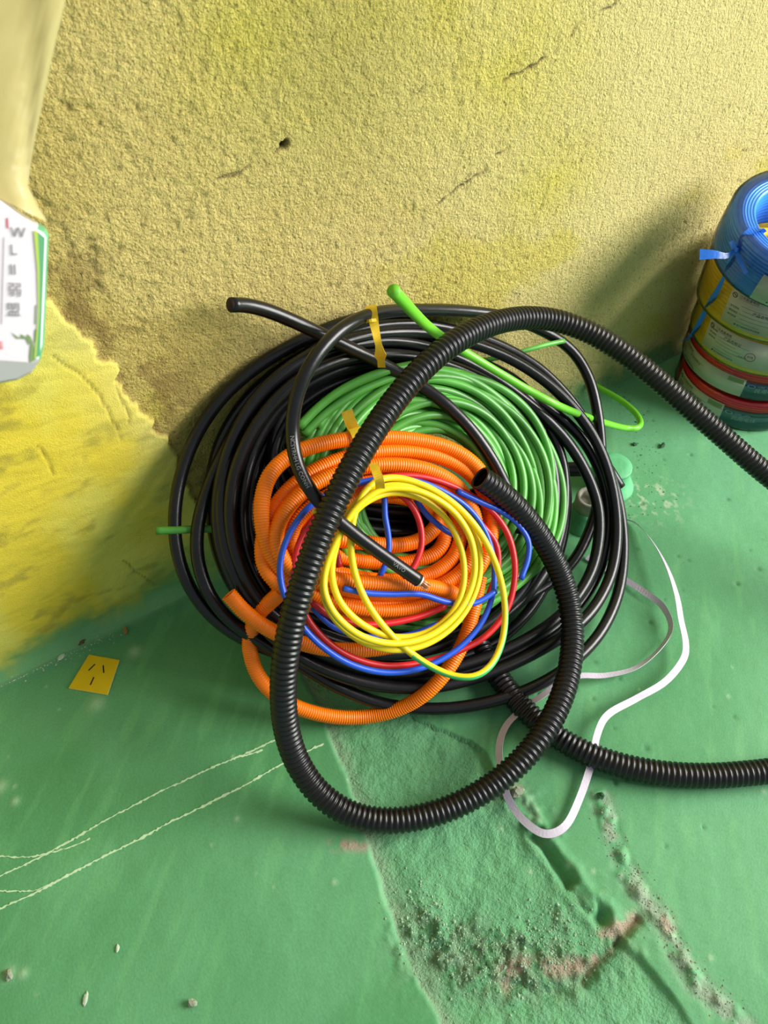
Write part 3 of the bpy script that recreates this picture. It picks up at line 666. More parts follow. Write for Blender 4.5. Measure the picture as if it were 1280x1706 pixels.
# ------------------------------------------------------------------ orange conduit coil
RO = .0112
def orange_coil():
    root = empty('orange_conduit_coil', (0.36, -0.30, 0.0), 'coil of bright orange corrugated conduit in the middle of the heap', 'conduit coil')
    loops = [
     ([(436, 880), (433, 830), (446, 786), (482, 754), (540, 735), (610, 727), (690, 729), (756, 744), (804, 776), (826, 830), (824, 900), (800, 955), (750, 1000), (680, 1020), (600, 1018), (530, 1000), (475, 960), (446, 920)], .128),
     ([(432, 930), (440, 870), (470, 820), (520, 782), (580, 757), (650, 748), (720, 752), (780, 778), (815, 820), (822, 880), (805, 950), (760, 990), (690, 1008), (610, 1008), (540, 1000), (480, 985), (445, 960)], .118),
     ([(450, 900), (470, 850), (510, 810), (565, 782), (640, 770), (710, 776), (765, 803), (795, 850), (798, 905), (780, 950), (735, 985), (660, 992), (590, 985), (520, 970), (470, 940)], .135),
     ([(470, 910), (490, 865), (530, 830), (590, 805), (650, 796), (715, 806), (760, 840), (775, 890), (760, 935), (715, 965), (650, 972), (580, 962), (520, 945)], .120),
     ([(440, 950), (455, 905), (490, 870), (540, 838), (600, 812), (660, 806), (730, 820), (780, 860), (800, 910), (790, 960), (745, 1005), (680, 1028), (600, 1028), (520, 1012), (465, 985)], .108),
     ([(500, 900), (520, 862), (560, 835), (620, 822), (690, 826), (735, 855), (748, 895), (732, 925), (690, 940), (620, 938), (550, 930)], .108),
     ([(455, 930), (475, 880), (520, 845), (590, 790), (670, 780), (745, 800), (785, 845), (808, 900), (800, 945), (765, 975), (700, 1000), (620, 1005), (540, 990), (480, 965)], .100),
     ([(520, 910), (545, 890), (600, 905), (660, 912), (700, 905), (730, 880), (738, 850), (722, 826), (680, 815), (610, 818), (550, 840), (522, 875)], .118),
    ]
    for pts, o in loops:
        n = len(pts); off = o-.022+.004*np.sin(np.arange(n)/n*4*PI+o*300)
        corrugated('conduit_loop', P2(pts, off), RO, .0036, .0011, M['orange'], root, 12, True, 4)
    pts = [(381, 990), (404, 1019), (440, 1046), (490, 1071), (550, 1085), (620, 1086), (690, 1070), (742, 1046), (772, 1014), (768, 990), (732, 976), (660, 973), (590, 972), (545, 965), (510, 950)]
    corrugated('free_end', P2(pts, ramp(len(pts), .07, .07, .07, .078, .09, .105, .128, .132, .13, .12)), RO, .0036, .0011, M['orange'], root, 14, False, 4, (True, False))
    pts = [(470, 985), (425, 1020), (412, 1060), (418, 1100), (432, 1135), (462, 1165), (510, 1187), (565, 1198), (620, 1196), (672, 1181), (712, 1158), (748, 1118), (776, 1068), (790, 1020), (800, 960)]
    z = ramp(len(pts), .09, .055, .013, .0115, .0115, .0115, .0115, .0115, .013, .030, .058, .080, .092, .094, .094)
    corrugated('free_end', P2(pts, z), RO, .0036, .0011, M['orange'], root, 14, False, 4)
    C = spline(P2([(592, 713), (598, 726), (604, 742), (610, 758)], [.113, .1215, .1215, .1245]), .003)
    ribbon('tape', C, .019, .0008, np.tile(RT, (len(C), 1)), M['tape'], root)
orange_coil()

# ------------------------------------------------------------------ single-core wires
def wires():
    root = empty('yellow_wire_coil', (0.36, -0.33, 0.0), 'loose coil of yellow wire with a green stripe, topmost of the heap', 'wire coil')
    Y = [
     ([(628, 797), (602, 820), (586, 862), (582, 912), (590, 962), (612, 1012), (650, 1060), (700, 1104), (750, 1128), (790, 1133), (820, 1115), (838, 1075), (845, 1030), (840, 980), (825, 930), (800, 882), (768, 846), (730, 818), (690, 801), (655, 793)], 0.152),
     ([(592, 828), (572, 872), (548, 928), (532, 975), (542, 1012), (570, 1050), (610, 1076), (660, 1088), (712, 1078), (760, 1046), (790, 1000), (805, 950), (800, 900), (776, 856), (740, 827), (698, 808), (640, 802)], 0.144),
     ([(560, 900), (546, 960), (560, 1002), (600, 1044), (650, 1067), (702, 1063), (746, 1038), (771, 1000), (778, 950), (768, 900), (743, 856), (700, 824), (650, 813), (604, 834), (578, 868)], 0.148),
     ([(585, 845), (560, 905), (538, 950), (536, 985), (556, 1030), (600, 1066), (660, 1079), (722, 1065), (772, 1020), (797, 962), (792, 902), (765, 855), (725, 826), (680, 811), (630, 808)], 0.158),
    ]
    for i, (pts, o) in enumerate(Y):
        C = spline(P2(pts, o+.004*np.sin(np.arange(len(pts))*.9+i)), .006, True, 1)
        seg = 12; n = len(C); mi = np.zeros((n, seg), int)
        T, U, V = frames(C, True)
        top = rest(*pts[len(pts)//2], o)
        for k in range(n):
            f = np.array([0, -.45, .9]); base_a = math.atan2(f@V[k], f@U[k])
            low = 1 if (i == 0 and C[k][1] < -.40) else 0
            a = int(round((base_a+(PI*.72+.35*math.sin(k*.06+i) if not low else PI*.30))/(2*PI)*seg)) % seg
            for q in range(-1, 2): mi[k, (a+q) % seg] = 1
        tube('wire_loop', C  , .0048, [M['yellow'], M['stripe']], root, seg, True, midx=mi.reshape(-1).tolist())
    C = spline(P2([(622, 772), (627, 786), (632, 800), (634, 815)], [.141, .166, .173, .161]), .003)
    ribbon('tape', C, .0125, .0008, np.tile(RT, (len(C), 1)), M['tape'], root)
    tube('tape_tail', spline(P2([(522, 850), (530, 854)], [.146, .146]), .003), .004, M['yellow'], root, 8)

    root = empty('blue_wire_coil', (0.34, -0.34, 0.0), 'loose coil of blue wire around and beneath the yellow wire', 'wire coil')
    BL = [
     ([(640, 788), (555, 815), (520, 836), (490, 870), (470, 910), (463, 950), (470, 990), (492, 1032), (530, 1076), (580, 1110), (640, 1126), (700, 1119), (760, 1090), (800, 1048), (824, 1000), (828, 945), (814, 888), (790, 850), (750, 822), (700, 800)], 0.134, True),
     ([(638, 805), (641, 835), (642, 860), (647, 890), (648, 915), (642, 940), (632, 962)], 0.126, False),
     ([(572, 980), (610, 988), (650, 990), (700, 990), (745, 1003), (790, 1005), (826, 985)], 0.142, False),
     ([(693, 832), (712, 858), (740, 882), (766, 896)], 0.128, False),
     ([(762, 818), (800, 836), (835, 852), (862, 872), (880, 900), (880, 930), (868, 965)], 0.128, False),
     ([(538, 905), (544, 935), (556, 955)], 0.126, False),
     ([(520, 1012), (560, 1046), (620, 1062), (680, 1058), (730, 1040)], 0.116, False),
    ]
    for pts, o, cl in BL:
        tube('wire_loop' if cl else 'wire_bend', spline(P2(pts, o), .006, cl, 1 if cl else 0), .0043, M['blue'], root, 10, cl)
    root = empty('red_wire_coil', (0.35, -0.34, 0.0), 'loose coil of red wire lying under the yellow and blue wires', 'wire coil')
    RD = [
     ([(640, 790), (700, 788), (760, 810), (810, 838), (840, 870), (857, 912), (862, 960), (850, 1020), (815, 1064), (760, 1088), (700, 1108), (640, 1114), (580, 1099), (530, 1060), (500, 1018), (486, 965), (491, 920), (507, 885), (530, 850), (580, 815)], 0.124, True),
     ([(650, 812), (680, 835), (698, 866), (703, 905), (692, 940), (672, 968)], 0.134, False),
     ([(760, 836), (800, 872), (826, 905), (830, 945), (815, 990)], 0.122, False),
     ([(518, 1003), (560, 1030), (620, 1041), (690, 1030), (742, 1010)], 0.122, False),
     ([(556, 905), (562, 925), (566, 945)], 0.126, False),
    ]
    for pts, o, cl in RD:
        tube('wire_loop' if cl else 'wire_bend', spline(P2(pts, o), .006, cl, 1 if cl else 0), .0047, M['red'], root, 10, cl)
wires()

# ------------------------------------------------------------------ white packing strap
def strap():
    a = [(1030, 862, .006), (1060, 872, .012), (1088, 903, .022), (1112, 945, .030), (1128, 992, .032), (1135, 1032, .030), (1143, 1072, .026), (1138, 1100, .022), (1108, 1136, .020), (1060, 1164, .020), (1014, 1190, .022), (996, 1222, .020), (986, 1270, .014), (966, 1330, .010), (942, 1376, .009), (908, 1389, .008), (872, 1366, .007), (848, 1332, .006), (838, 1300, .006), (832, 1265, .007), (834, 1232, .009), (848, 1203, .012), (878, 1176, .022), (905, 1158, .026), (932, 1138, .026), (965, 1126, .022), (1010, 1125, .014), (1060, 1112, .012), (1100, 1080, .014), (1118, 1045, .016), (1104, 1010, .016), (1072, 985, .014), (1045, 968, .010), (1012, 948, .007), (978, 928, .006)]
    C = spline([onz(*p) for p in a], .005, False, 0); n = len(C)
    T = np.gradient(C, axis=0); T /= np.linalg.norm(T, axis=1)[:, None]
    up = np.array([0, 0, 1.0]); flat = np.cross(T, up); flat /= np.linalg.norm(flat, axis=1)[:, None]
    tw = np.interp(np.linspace(0, 1, n), [0, .08, .16, .22, .30, .40, .48, .56, .62, .68, .74, .82, .88, .93, 1], [60, 48, 20, 10, 40, 10, 20, 25, 25, 25, 10, 55, 62, 25, 10])
    tw = np.radians(tw)[:, None]
    o = ribbon('packing_strap', C, .0108, .0007, flat*np.cos(tw)+up*np.sin(tw), M['strap'])
    tag(o, 'white plastic packing strap twisting across the green floor right of the cables', 'strap')
strap()

# ------------------------------------------------------------------ pipe stubs in the floor
def lathe(name, prof, c, material, parent=None, seg=40, jit=0.0, smooth=True, midx=None):
    vs = []; a = np.arange(seg)*2*PI/seg
    for k, (r, z) in enumerate(prof):
        rr = r*(1+jit*np.sin(a*3+k)+jit*.6*np.sin(a*5+2*k))
        vs += np.c_[c[0]+rr*np.cos(a), c[1]+rr*np.sin(a), np.full(seg, c[2]+z)].tolist()
    f = []
    for k in range(len(prof)-1):
        for j in range(seg): f.append([k*seg+j, k*seg+(j+1) % seg, (k+1)*seg+(j+1) % seg, (k+1)*seg+j])
    f.append([(len(prof)-1)*seg+j for j in range(seg)]); f.append(list(range(seg))[::-1])
    return mesh(name, vs, f, material, parent, smooth)
c = onz(1023, 776, .05); c[2] = 0
root = empty('pipe_stub', c, 'capped green-painted pipe stub standing out of the floor right of the black cables', 'pipe stub')
lathe('pipe_body', [(.052, -.006), (.047, .004), (.040, .012), (.0355, .024), (.0335, .040), (.033, .0475)], c, M['stub'], root, 48, .012)
lathe('pipe_cap', [(.0345, .046), (.0347, .0505), (.033, .0525), (.020, .0532), (.002, .0530)], c, M['stub'], root, 48, .004)
c2 = onz(972, 868, .0); c2[2] = 0
root = empty('pipe_stub', c2, 'half-hidden pipe stub with bare grey top behind the black cables', 'pipe stub')
lathe('pipe_body', [(.044, -.006), (.040, .006), (.033, .016), (.028, .03), (.0265, .042)], c2, M['stub'], root, 40, .03)
lathe('bare_top', [(.0255, .040), (.0255, .066), (.0235, .068), (.019, .068), (.0185, .050)], c2, M['grey'], root, 40, .004)
a = onz(926, 782, .088); b = onz(974, 782, .088)
o = tube('pipe_offcut', spline([a, (a+b)/2, b], .006), .0135, M['black'], None, 20)
tag(o, 'short black pipe offcut lying on the grey-topped stub behind the cables', 'pipe')

# ------------------------------------------------------------------ yellow socket cover on the floor
def socket_cover():
    q = [onz(149, 1092), onz(200, 1101), onz(180, 1159), onz(115, 1148)]
    cen = sum(q)/4; z0 = max(floor_z(*p[:2]) for p in q+[cen])+.0002
    root = empty('socket_cover', (cen[0], cen[1], z0), 'flat yellow square socket cover with three slots lying on the floor', 'socket cover')
    bm = bmesh.new(); t = .0036
    lo = [bm.verts.new((p[0], p[1], z0)) for p in q]; hi = [bm.verts.new((p[0], p[1], z0+t)) for p in q]
    bm.faces.new(hi[::-1]); bm.faces.new(lo)
    for i in range(4): bm.faces.new([lo[i], hi[i], hi[(i+1) % 4], lo[(i+1) % 4]])
    bmesh.ops.recalc_face_normals(bm, faces=bm.faces)
    bmesh.ops.bevel(bm, geom=[e for e in bm.edges], offset=.0009, segments=2, affect='EDGES', profile=.6)
    vs = [v.co[:] for v in bm.verts]; bm.verts.index_update(); fs = [[v.index for v in f.verts] for f in bm.faces]
    nz = [f.normal.z for f in bm.faces]; bm.free()
    mesh('plate', vs, fs, [M['plate'], M['plate_edge']], root, False, [0 if n > .9 else 1 for n in nz])
    for (x0, y0, x1, y1) in ((147.5, 1117, 158.5, 1106.5), (172, 1108.5, 173, 1121), (150.5, 1141, 156.5, 1128)):
        p, r = onz(x0, y0, z0+t), onz(x1, y1, z0+t); d = (r-p)/np.linalg.norm(r-p); s = np.array([-d[1], d[0], 0])*.0011
        top = [p-s, r-s, r+s, p+s]
        vs = [v+[0, 0, -.001] for v in top]+[v+[0, 0, .00015] for v in top]
        mesh('slot', vs, [[4, 5, 6, 7], [3, 2, 1, 0], [0, 1, 5, 4], [1, 2, 6, 5], [2, 3, 7, 6], [3, 0, 4, 7]], M['slot'], root, False)
socket_cover()

# ------------------------------------------------------------------ stack of wrapped wire coils
STK = np.array([1.315, -.160, 0.0]); RS = .131; HS = .0790
def cylpoint(c, R, tilt, axis_dir, ang, z):
    """point on a coil's side: ang in world azimuth, z above its base, coil leaned by tilt towards axis_dir"""
    a = np.array([axis_dir[0]*math.sin(tilt), axis_dir[1]*math.sin(tilt), math.cos(tilt)])
    r = np.array([math.cos(ang), math.sin(ang), 0.0])
    d2 = np.array([axis_dir[0], axis_dir[1], 0.0]); dp = np.dot(r, d2)
    r = r-d2*dp+dp*np.array([axis_dir[0]*math.cos(tilt), axis_dir[1]*math.cos(tilt), -math.sin(tilt)])
    return np.asarray(c)+r*R+a*z
AX = np.array([-.471, -.882])
def azimuth_at(px, py, c, R, z, tilt=0):
    best = None
    for g in np.linspace(math.radians(120), math.radians(330), 800):
        p = cylpoint(c, R, tilt, AX, g, z); v = p-CAM; dd = v@FW
        e = abs(640+FPX*(v@RT)/dd-px)
        if best is None or e < best[0]: best = (e, g)
    return best[1]
def wire_coil(i, base, R, H, tilt, material, label, a0, a1, z0, z1, head, teal=None):
    root = empty('wire_coil', base, label, 'wire coil')
    cp = lambda ang, z, r: cylpoint(base, r, tilt, AX, ang, z)
    # winding: turns of wire as beads round a hollow rectangular section
    wr = .0034; ri = R-.041; prof = []
    def beads(p, q, n, out):
        for k in range(n):
            c0 = np.array(p)+(np.array(q)-np.array(p))*((k+.5)/n); hw = np.linalg.norm(np.array(q)-np.array(p))/n/2
            tdir = (np.array(q)-np.array(p))/np.linalg.norm(np.array(q)-np.array(p)); nrm = np.array(out)
            for s in (-.9, -.45, .1, .55): prof.append(c0+tdir*hw*s+nrm*wr*(math.sqrt(max(0, 1-s*s))-.9))
    beads((R-.002, .002), (R-.002, H-.002), 12, (1, 0)); beads((R-.004, H-.001), (ri+.003, H-.001), 7, (0, 1))
    beads((ri+.001, H-.003), (ri+.001, .003), 10, (-1, 0)); prof += [np.array([ri+.002, .001]), np.array([R-.003, .001])]
    seg = 88; vs = []; m = len(prof)
    for j in range(seg):
        a = j*2*PI/seg
        for k, (r, z) in enumerate(prof): vs.append(cp(a, z, r))
    f = [[j*m+k, ((j+1) % seg)*m+k, ((j+1) % seg)*m+(k+1) % m, j*m+(k+1) % m] for j in range(seg) for k in range(m)]
    mesh('winding', vs, f, material, root)
    def patch(name, A0, A1, Z0, Z1, r, mt, n=30, skew=0.0):
        v = []; fc = []
        for q, rr in enumerate((r, r+.0006)):
            for k in range(n+1):
                for zz in (Z0, Z1): v.append(cp(A0+(A1-A0)*k/n+skew*((zz-Z0)/(Z1-Z0)-.5), zz, rr))
        b = 2*(n+1)
        for k in range(n):
            fc.append([b+2*k, b+2*k+2, b+2*k+3, b+2*k+1]); fc.append([2*k, 2*k+1, 2*k+3, 2*k+2])
            fc.append([2*k+1, b+2*k+1, b+2*k+3, 2*k+3]); fc.append([2*k, 2*k+2, b+2*k+2, b+2*k])
        return mesh(name, v, fc, mt, root)
    lab = patch('label', a0, a1, z0, z1, R+.0012, M['paper'])
    def put(s, size, A, Z, mt, rep=1, r=None, par=None):
        v, fc = text_geo(s, size)
        mesh('printing', [cp(A+px/R, Z+py, (r or R+.0021)) for px, py, _ in v], fc, mt, par or lab, False)
    def bar(A0, A1, Z, hgt, mt, par=None, r=None):
        n = 12; rr = r or R+.0021; v = []
        for k in range(n+1): v += [cp(A0+(A1-A0)*k/n, Z, rr), cp(A0+(A1-A0)*k/n, Z+hgt, rr)]
        mesh('printing', v, [[2*k, 2*k+2, 2*k+3, 2*k+1] for k in range(n)], mt, par or lab, False)
    hgt = z1-z0
    if head >= 1:                                              # round emblem and maker's line
        ec, ez, er = a0+.009/R, z1-.010, .0052; v = []; fc = []; N = 28
        for k in range(N):
            t = k*2*PI/N
            for q in (er, er*.74): v.append(cp(ec+q*math.cos(t)/R, ez+q*math.sin(t), R+.0021))
        fc = [[2*k, 2*((k+1) % N), 2*((k+1) % N)+1, 2*k+1] for k in range(N)]
        b = len(v); sp = [(-.0034, .0012), (-.0012, .0026), (.0012, .0008), (.0034, -.0002), (.0026, -.0022), (.0006, -.0006), (-.0016, .0010), (-.0030, -.0004)]
        v += [cp(ec+x/R, ez+y, R+.0021) for x, y in sp]; fc.append([b+k for k in range(len(sp))][::-1])
        mesh('emblem', v, fc, M['ink'], lab, False)
        put('江天昌盛电缆', .0062, a0+.018/R, z1-.0105, M['ink'])
        bar(a0+.018/R, a0+.056/R, z1-.0132, .0006, M['grayink'])
    if head == 2 or head == 1:
        put('产品合格证', .0072, a0+.050/R, z0+hgt*.52, M['ink'])
        for k, s in enumerate(('型号规格', '额定电压', '执行标准')): put(s, .0044, a0+.008/R, z0+hgt*(.52-.125*k), M['ink'])
    if head == 3:
        put('产品合格证', .0072, a0+.042/R, z0+hgt*.66, M['ink'])
        for k, s in enumerate(('型号规格', '额定电压', '执行标准')): put(s, .0044, a0+.008/R, z0+hgt*(.72-.13*k), M['ink'])
        put('检验员', .005, a0+.078/R, z0+hgt*.30, M['grayink'])
        v = []; N = 24; ec = a0+.100/R
        for k in range(N):
            t = k*2*PI/N
            for q in (.0095, .0082): v.append(cp(ec+q*math.cos(t)/R, z0+hgt*.42+q*math.sin(t), R+.0022))
        mesh('stamp', v, [[2*k, 2*((k+1) % N), 2*((k+1) % N)+1, 2*k+1] for k in range(N)], M['pinkink'], lab, False)
        put('合格', .006, ec-.006/R, z0+hgt*.39, M['pinkink'], r=R+.0023)
    for k in range(5): bar(a0+(.028+.004*(k % 2))/R, min(a1-.004/R, a0+(.070+.012*((k*2) % 3))/R), z0+hgt*(.18+.115*k), .0006, M['grayink'])
    put('◆ 本产品经检验符合标准', .0042, a0+.026/R, z0+hgt*.07, M['ink'])
    if teal:
        t0, t1 = teal
        tp = patch('printed_film', t0, t1, z0-.002, z1-.004, R+.0011, M['teal'], 24)
        patch('printed_film_band', t0, t1, z1-.014, z1-.005, R+.0018, M['navy' if i == 1 else 'teal'], 24)
        put('民用电线', .0115, t0+.020/R, z0+hgt*.42, M['whiteink'], r=R+.0024, par=tp)
        put('WIRE 100m', .0062, t0+.022/R, z0+hgt*.70, M['whiteink'], r=R+.0028, par=tp)
        v = []; N = 24
        for k in range(N):
            t = k*2*PI/N
            for q in (1, .75): v.append(cp(t0+(.012+.0075*q*math.cos(t))/R, z0+hgt*.72+.0036*q*math.sin(t), R+.0028))
        mesh('oval_mark', v, [[2*k, 2*((k+1) % N), 2*((k+1) % N)+1, 2*k+1] for k in range(N)], M['whiteink'], tp, False)
        bar(a1-.034/R, a1-.004/R, z0+hgt*.74, hgt*.2, M['olive'])
        bar(a1-.034/R, a1-.002/R, z0+hgt*.70, .0012, M['grayink'])
    # clear shrink film round the coil
    v = []; seg = 64
    for j in range(seg):
        a = j*2*PI/seg; wv = .0006*math.sin(a*9+i)
        for (r, z) in ((R-.02, .0005), (R+.0022, .002), (R+.0038+wv, .010), (R+.0034-wv, H*.5), (R+.0038+wv, H-.008), (R+.001, H-.0005), (R-.022, H+.0012)): v.append(cp(a, z, r))
    k7 = 7
    mesh('shrink_film', v, [[j*k7+k, ((j+1) % seg)*k7+k, ((j+1) % seg)*k7+k+1, j*k7+k+1] for j in range(seg) for k in range(k7-1)], M['film'], root)
    return root
def stack():
    zs = [.001, .069, .1375, .2265]; hs = [.0670, .0675, .0880, .0940]
    b = [np.array([x, y, z]) for (x, y), z in zip(((1.327, -.163), (1.331, -.154), (1.322, -.156), (1.298, -.160)), zs)]
    R = math.radians
    def az(px, py, k, z): return azimuth_at(px, py, b[k], RS, z)
    a1 = az(1203, 710, 0, .03)
    wire_coil(0, b[0], RS, hs[0], 0, M['wred'], 'red wire coil at the bottom of the stack, partly behind the conduit', az(1138, 668, 0, .045), a1, .004, .051, 1, (a1, a1+R(80)))
    a1 = az(1240, 672, 1, .03)
    wire_coil(1, b[1], RS, hs[1], 0, M['wred'], 'red wire coil second from the bottom of the stack, below the yellow coils', az(1146, 580, 1, .05), a1, .007, .049, 1, (a1, a1+R(75)))
    wire_coil(2, b[2], RS, hs[2], 0, M['wyel'], 'lower yellow wire coil, resting on the red coils', az(1180, 555, 2, .045), R(300), .012, .072, 3)
    wire_coil(3, b[3], RS, hs[3], 0, M['wyel'], 'upper yellow wire coil, directly under the blue coil', az(1212, 515, 3, .045), R(305), .012, .080, 2)
    top = np.array([1.241, -.180, .3525]); t = R(14)
    wire_coil(4, top, .122, .085, t, M['wblu'], 'blue wire coil tilted on top of the stack', azimuth_at(1266, 480, top, .122, .04, t), R(300), .004, .058, 0)
    return b, top, t
SB, STOP, STT = stack()

# blue plastic ribbon tied round the stack
def tie():
    k = ondepth(1229, 428, 1.0)
    def side(px, py, c, R, z, tilt=0): return cylpoint(c, R+.0065, tilt, AX, azimuth_at(px, py, c, R, z, tilt), z)
    Rb = .122
    p_top = side(1240, 428, STOP, Rb, .080, STT); root = empty('tie_ribbon', p_top, 'blue plastic ribbon knotted round the stack of wire coils', 'ribbon')
    kn = side(1230, 428, STOP, Rb, .062, STT)
    tp = lambda px, inn, z: cylpoint(STOP, Rb-inn, STT, AX, azimuth_at(px, 0, STOP, Rb-inn, z, STT), z)
    band = [tp(1272, .038, .082), tp(1268, .034, .0895), tp(1254, .018, .0895), tp(1240, .002, .087), kn,
            side(1214, 470, STOP, Rb, .012, STT), side(1205, 490, SB[3], RS, .070), side(1188, 525, SB[3], RS, .025), side(1178, 545, SB[2], RS, .07), side(1164, 575, SB[2], RS, .02), side(1154, 592, SB[1], RS, .055), side(1142, 614, SB[1], RS, .025)]
    C = spline(band, .004, False, 1); n = len(C)
    W = np.tile(RT*.9+DN*.25, (n, 1))
    ribbon('band', C, np.interp(np.linspace(0, 1, n), [0, .2, .3, .5, .8, 1], [.012, .010, .005, .011, .009, .003]), .0008, W, M['ribbon'], root)
    bm = bmesh.new(); bmesh.ops.create_icosphere(bm, subdivisions=2, radius=.0052)
    mesh('knot', [np.array(v.co)*(1+.2*math.sin(9*v.co.x*200))+kn+np.array([0, -.002, 0]) for v in bm.verts], [[v.index for v in f.verts] for f in bm.faces], M['ribbon'], root); bm.free()
    dk = (kn-CAM)@FW
    def tail(pts, wd, tw):
        C = spline([kn if p is None else ondepth(p[0], p[1], dk+p[2]) for p in pts], .003); n = len(C)
        ribbon('tail', C, np.interp(np.linspace(0, 1, n), np.linspace(0, 1, len(wd)), wd), .0008, np.tile(tw, (n, 1)), M['ribbon'], root)
    tail([None, (1212, 426, -.006), (1190, 424, -.010), (1166, 424, -.008)], [.004, .009, .014, .018], DN)
    tail([None, (1224, 414, -.006), (1219, 402, -.008)], [.005, .008, .008], RT)
    tail([None, (1237, 442, -.008), (1244, 456, -.010)], [.005, .009, .007], RT)
tie()

# ------------------------------------------------------------------ bagged packet hanging close at the left
def packet():
    dep = .52
    toc = CAM-ondepth(20, 490, dep); toc /= np.linalg.norm(toc)
    lean = np.array([-FW[0], -FW[1], 0]); lean /= np.linalg.norm(lean)
    fr = toc*.8+lean*.25+RT*.06; fr /= np.linalg.norm(fr)          # way the printed face looks
    o0 = ondepth(20, 490, dep)
    def at(px, py, d=0.0):                                          # on the printed face, d behind it
        q = ray(px, py); t = np.dot(o0-CAM, fr)/np.dot(q, fr); return CAM+q*t-fr*d
    root = empty('bagged_packet', at(20, 645, .03), 'white packet with green edge in a frosted plastic bag at the left edge', 'packet')
    key = [(82, 394), (80, 440), (77, 520), (74, 580), (68, 604), (54, 624), (30, 637), (0, 643), (-60, 650), (-150, 648), (-172, 610), (-180, 480), (-176, 330), (-150, 296), (-60, 306), (0, 334), (35, 360), (64, 378), (76, 384)]
    cen = np.array([-50, 480]); m = len(key)
    lay = [(.93, 0), (.965, .0012), (.99, .005), (1.0, .011), (1.0, .040), (.97, .046)]
    vs = []
    for sc, d in lay:
        for kx, ky in key: vs.append(at(cen[0]+(kx-cen[0])*sc, cen[1]+(ky-cen[1])*sc, d))
    f = [list(range(m))[::-1]]; mi = [0]
    for k in range(len(lay)-1):
        for j in range(m):
            f.append([k*m+j, k*m+(j+1) % m, (k+1)*m+(j+1) % m, (k+1)*m+j]); mi.append(2 if 4 <= j <= 8 else (1 if j in (0, 1, 2, 3, 17, 18) and k > 0 else 0))
    f.append([(len(lay)-1)*m+j for j in range(m)]); mi.append(0)
    body = mesh('carton', vs, f, [M['carton'], M['cgreen'], M['cshade']], root, False, mi)
    def panel(name, pts, mt, d=-.0005): mesh(name, [at(x, y, d) for x, y in pts], [list(range(len(pts)))], mt, body, False)
    panel('green_stripe', [(63, 386), (75, 396), (70, 520), (67, 592), (60, 596), (66, 520), (66, 450)], M['cgreen'])
    panel('lime_stripe', [(56, 382), (63, 386), (66, 450), (66, 520), (60, 596), (57, 596), (64, 520), (62, 450)], M['clime'], -.0007)
    panel('base_shade', [(-150, 596), (-60, 600), (0, 600), (58, 604), (66, 602), (52, 618), (28, 630), (0, 635), (-150, 634)], M['cshade'], -.0006)  # grey band paints the underside shade on the packet's foot
    def vtext(s, size, px, py, mt):
        a, b, c_ = at(px, py, -.0008), at(px+10, py+.4, -.0008), at(px-.6, py-10, -.0008); v, fc = text_geo(s, size)
        ux, uy = (b-a)/10, (c_-a)/10
        mesh('printing', [a+ux*x+uy*y for x, y, _ in v], fc, mt, body, False)
    for s_, px, py in (('W', 21, 395), ('L', 20, 424), ('II', 19, 457), ('弱', 16, 491), ('盟', 14, 524)): vtext(s_, 25, px-3, py, M['grayink'])
    panel('rule', [(6, 395), (7.2, 395), (3.2, 540), (2, 540)], M['grayink'])
    panel('red_mark', [(10.5, 363), (13.5, 363), (14.5, 380), (11.5, 380)], M['redink'])
    vtext('福', 15, -9, 580, M['redink'])
    for pts in ([(52, 562), (55, 571), (60, 588), (58, 600), (50, 604), (49, 594)], [(58, 549), (62, 548), (61, 566), (57, 572)], [(34, 556), (42, 560), (46, 566), (36, 563)], [(46, 556), (52, 562), (48, 575), (44, 566)], [(59, 508), (61, 508), (60, 540), (58, 540)], [(18, 553), (30, 561), (40, 564), (28, 564)]): panel('leaf', pts, M['leaf'])
    # frosted film: gathered above the packet, then flaring wide
    rows = [(86, 398, 650, -190, .000, .034), (80, 372, 620, -180, .004, .034), (64, 346, 560, -170, .008, .030), (47, 312, 500, -160, .010, .022), (52, 270, 420, -150, .010, .022), (62, 215, 300, -150, .010, .022), (78, 140, 200, -150, .008, .020), (95, 62, 100, -150, .006, .018), (111, -6, 0, -150, .004, .016), (124, -70, -70, -150, .002, .014)]
    vs = []; N = 40
    for k, (xr, yr, _, xl, d0, th) in enumerate(rows):
        for j in range(N):
            t = j*2*PI/N; cu = math.copysign(abs(math.cos(t))**.5, math.cos(t)); sn = math.copysign(abs(math.sin(t))**.7, math.sin(t))
            xm, hw = (xr+xl)/2, (xr-xl)/2
            yy = yr-(.50 if k < 4 else .25)*(xr-(xm+cu*hw))*(1 if k < 4 else max(0, 1-(k-3)/3))
            wv = .002*math.sin(4*t+k*.9)+.0012*math.sin(9*t+k*1.7)
            vs.append(at(xm+cu*hw, yy, d0+th*.5*(1+sn)+wv))
    f = [[k*N+j, k*N+(j+1) % N, (k+1)*N+(j+1) % N, (k+1)*N+j] for k in range(1, len(rows)-1) for j in range(N)]
    mesh('bag_film', vs, f, M['bag'], root)
    e = np.mean(vs[-N:], axis=0); g = np.mean(vs[-2*N:-N], axis=0)
    tube('hanging_cord', spline([g, e+[0, 0, .02], e+[.01, .01, .25], e+[.01, .01, 1.05]], .05), .0016, M['pvc'], root, 8)
packet()

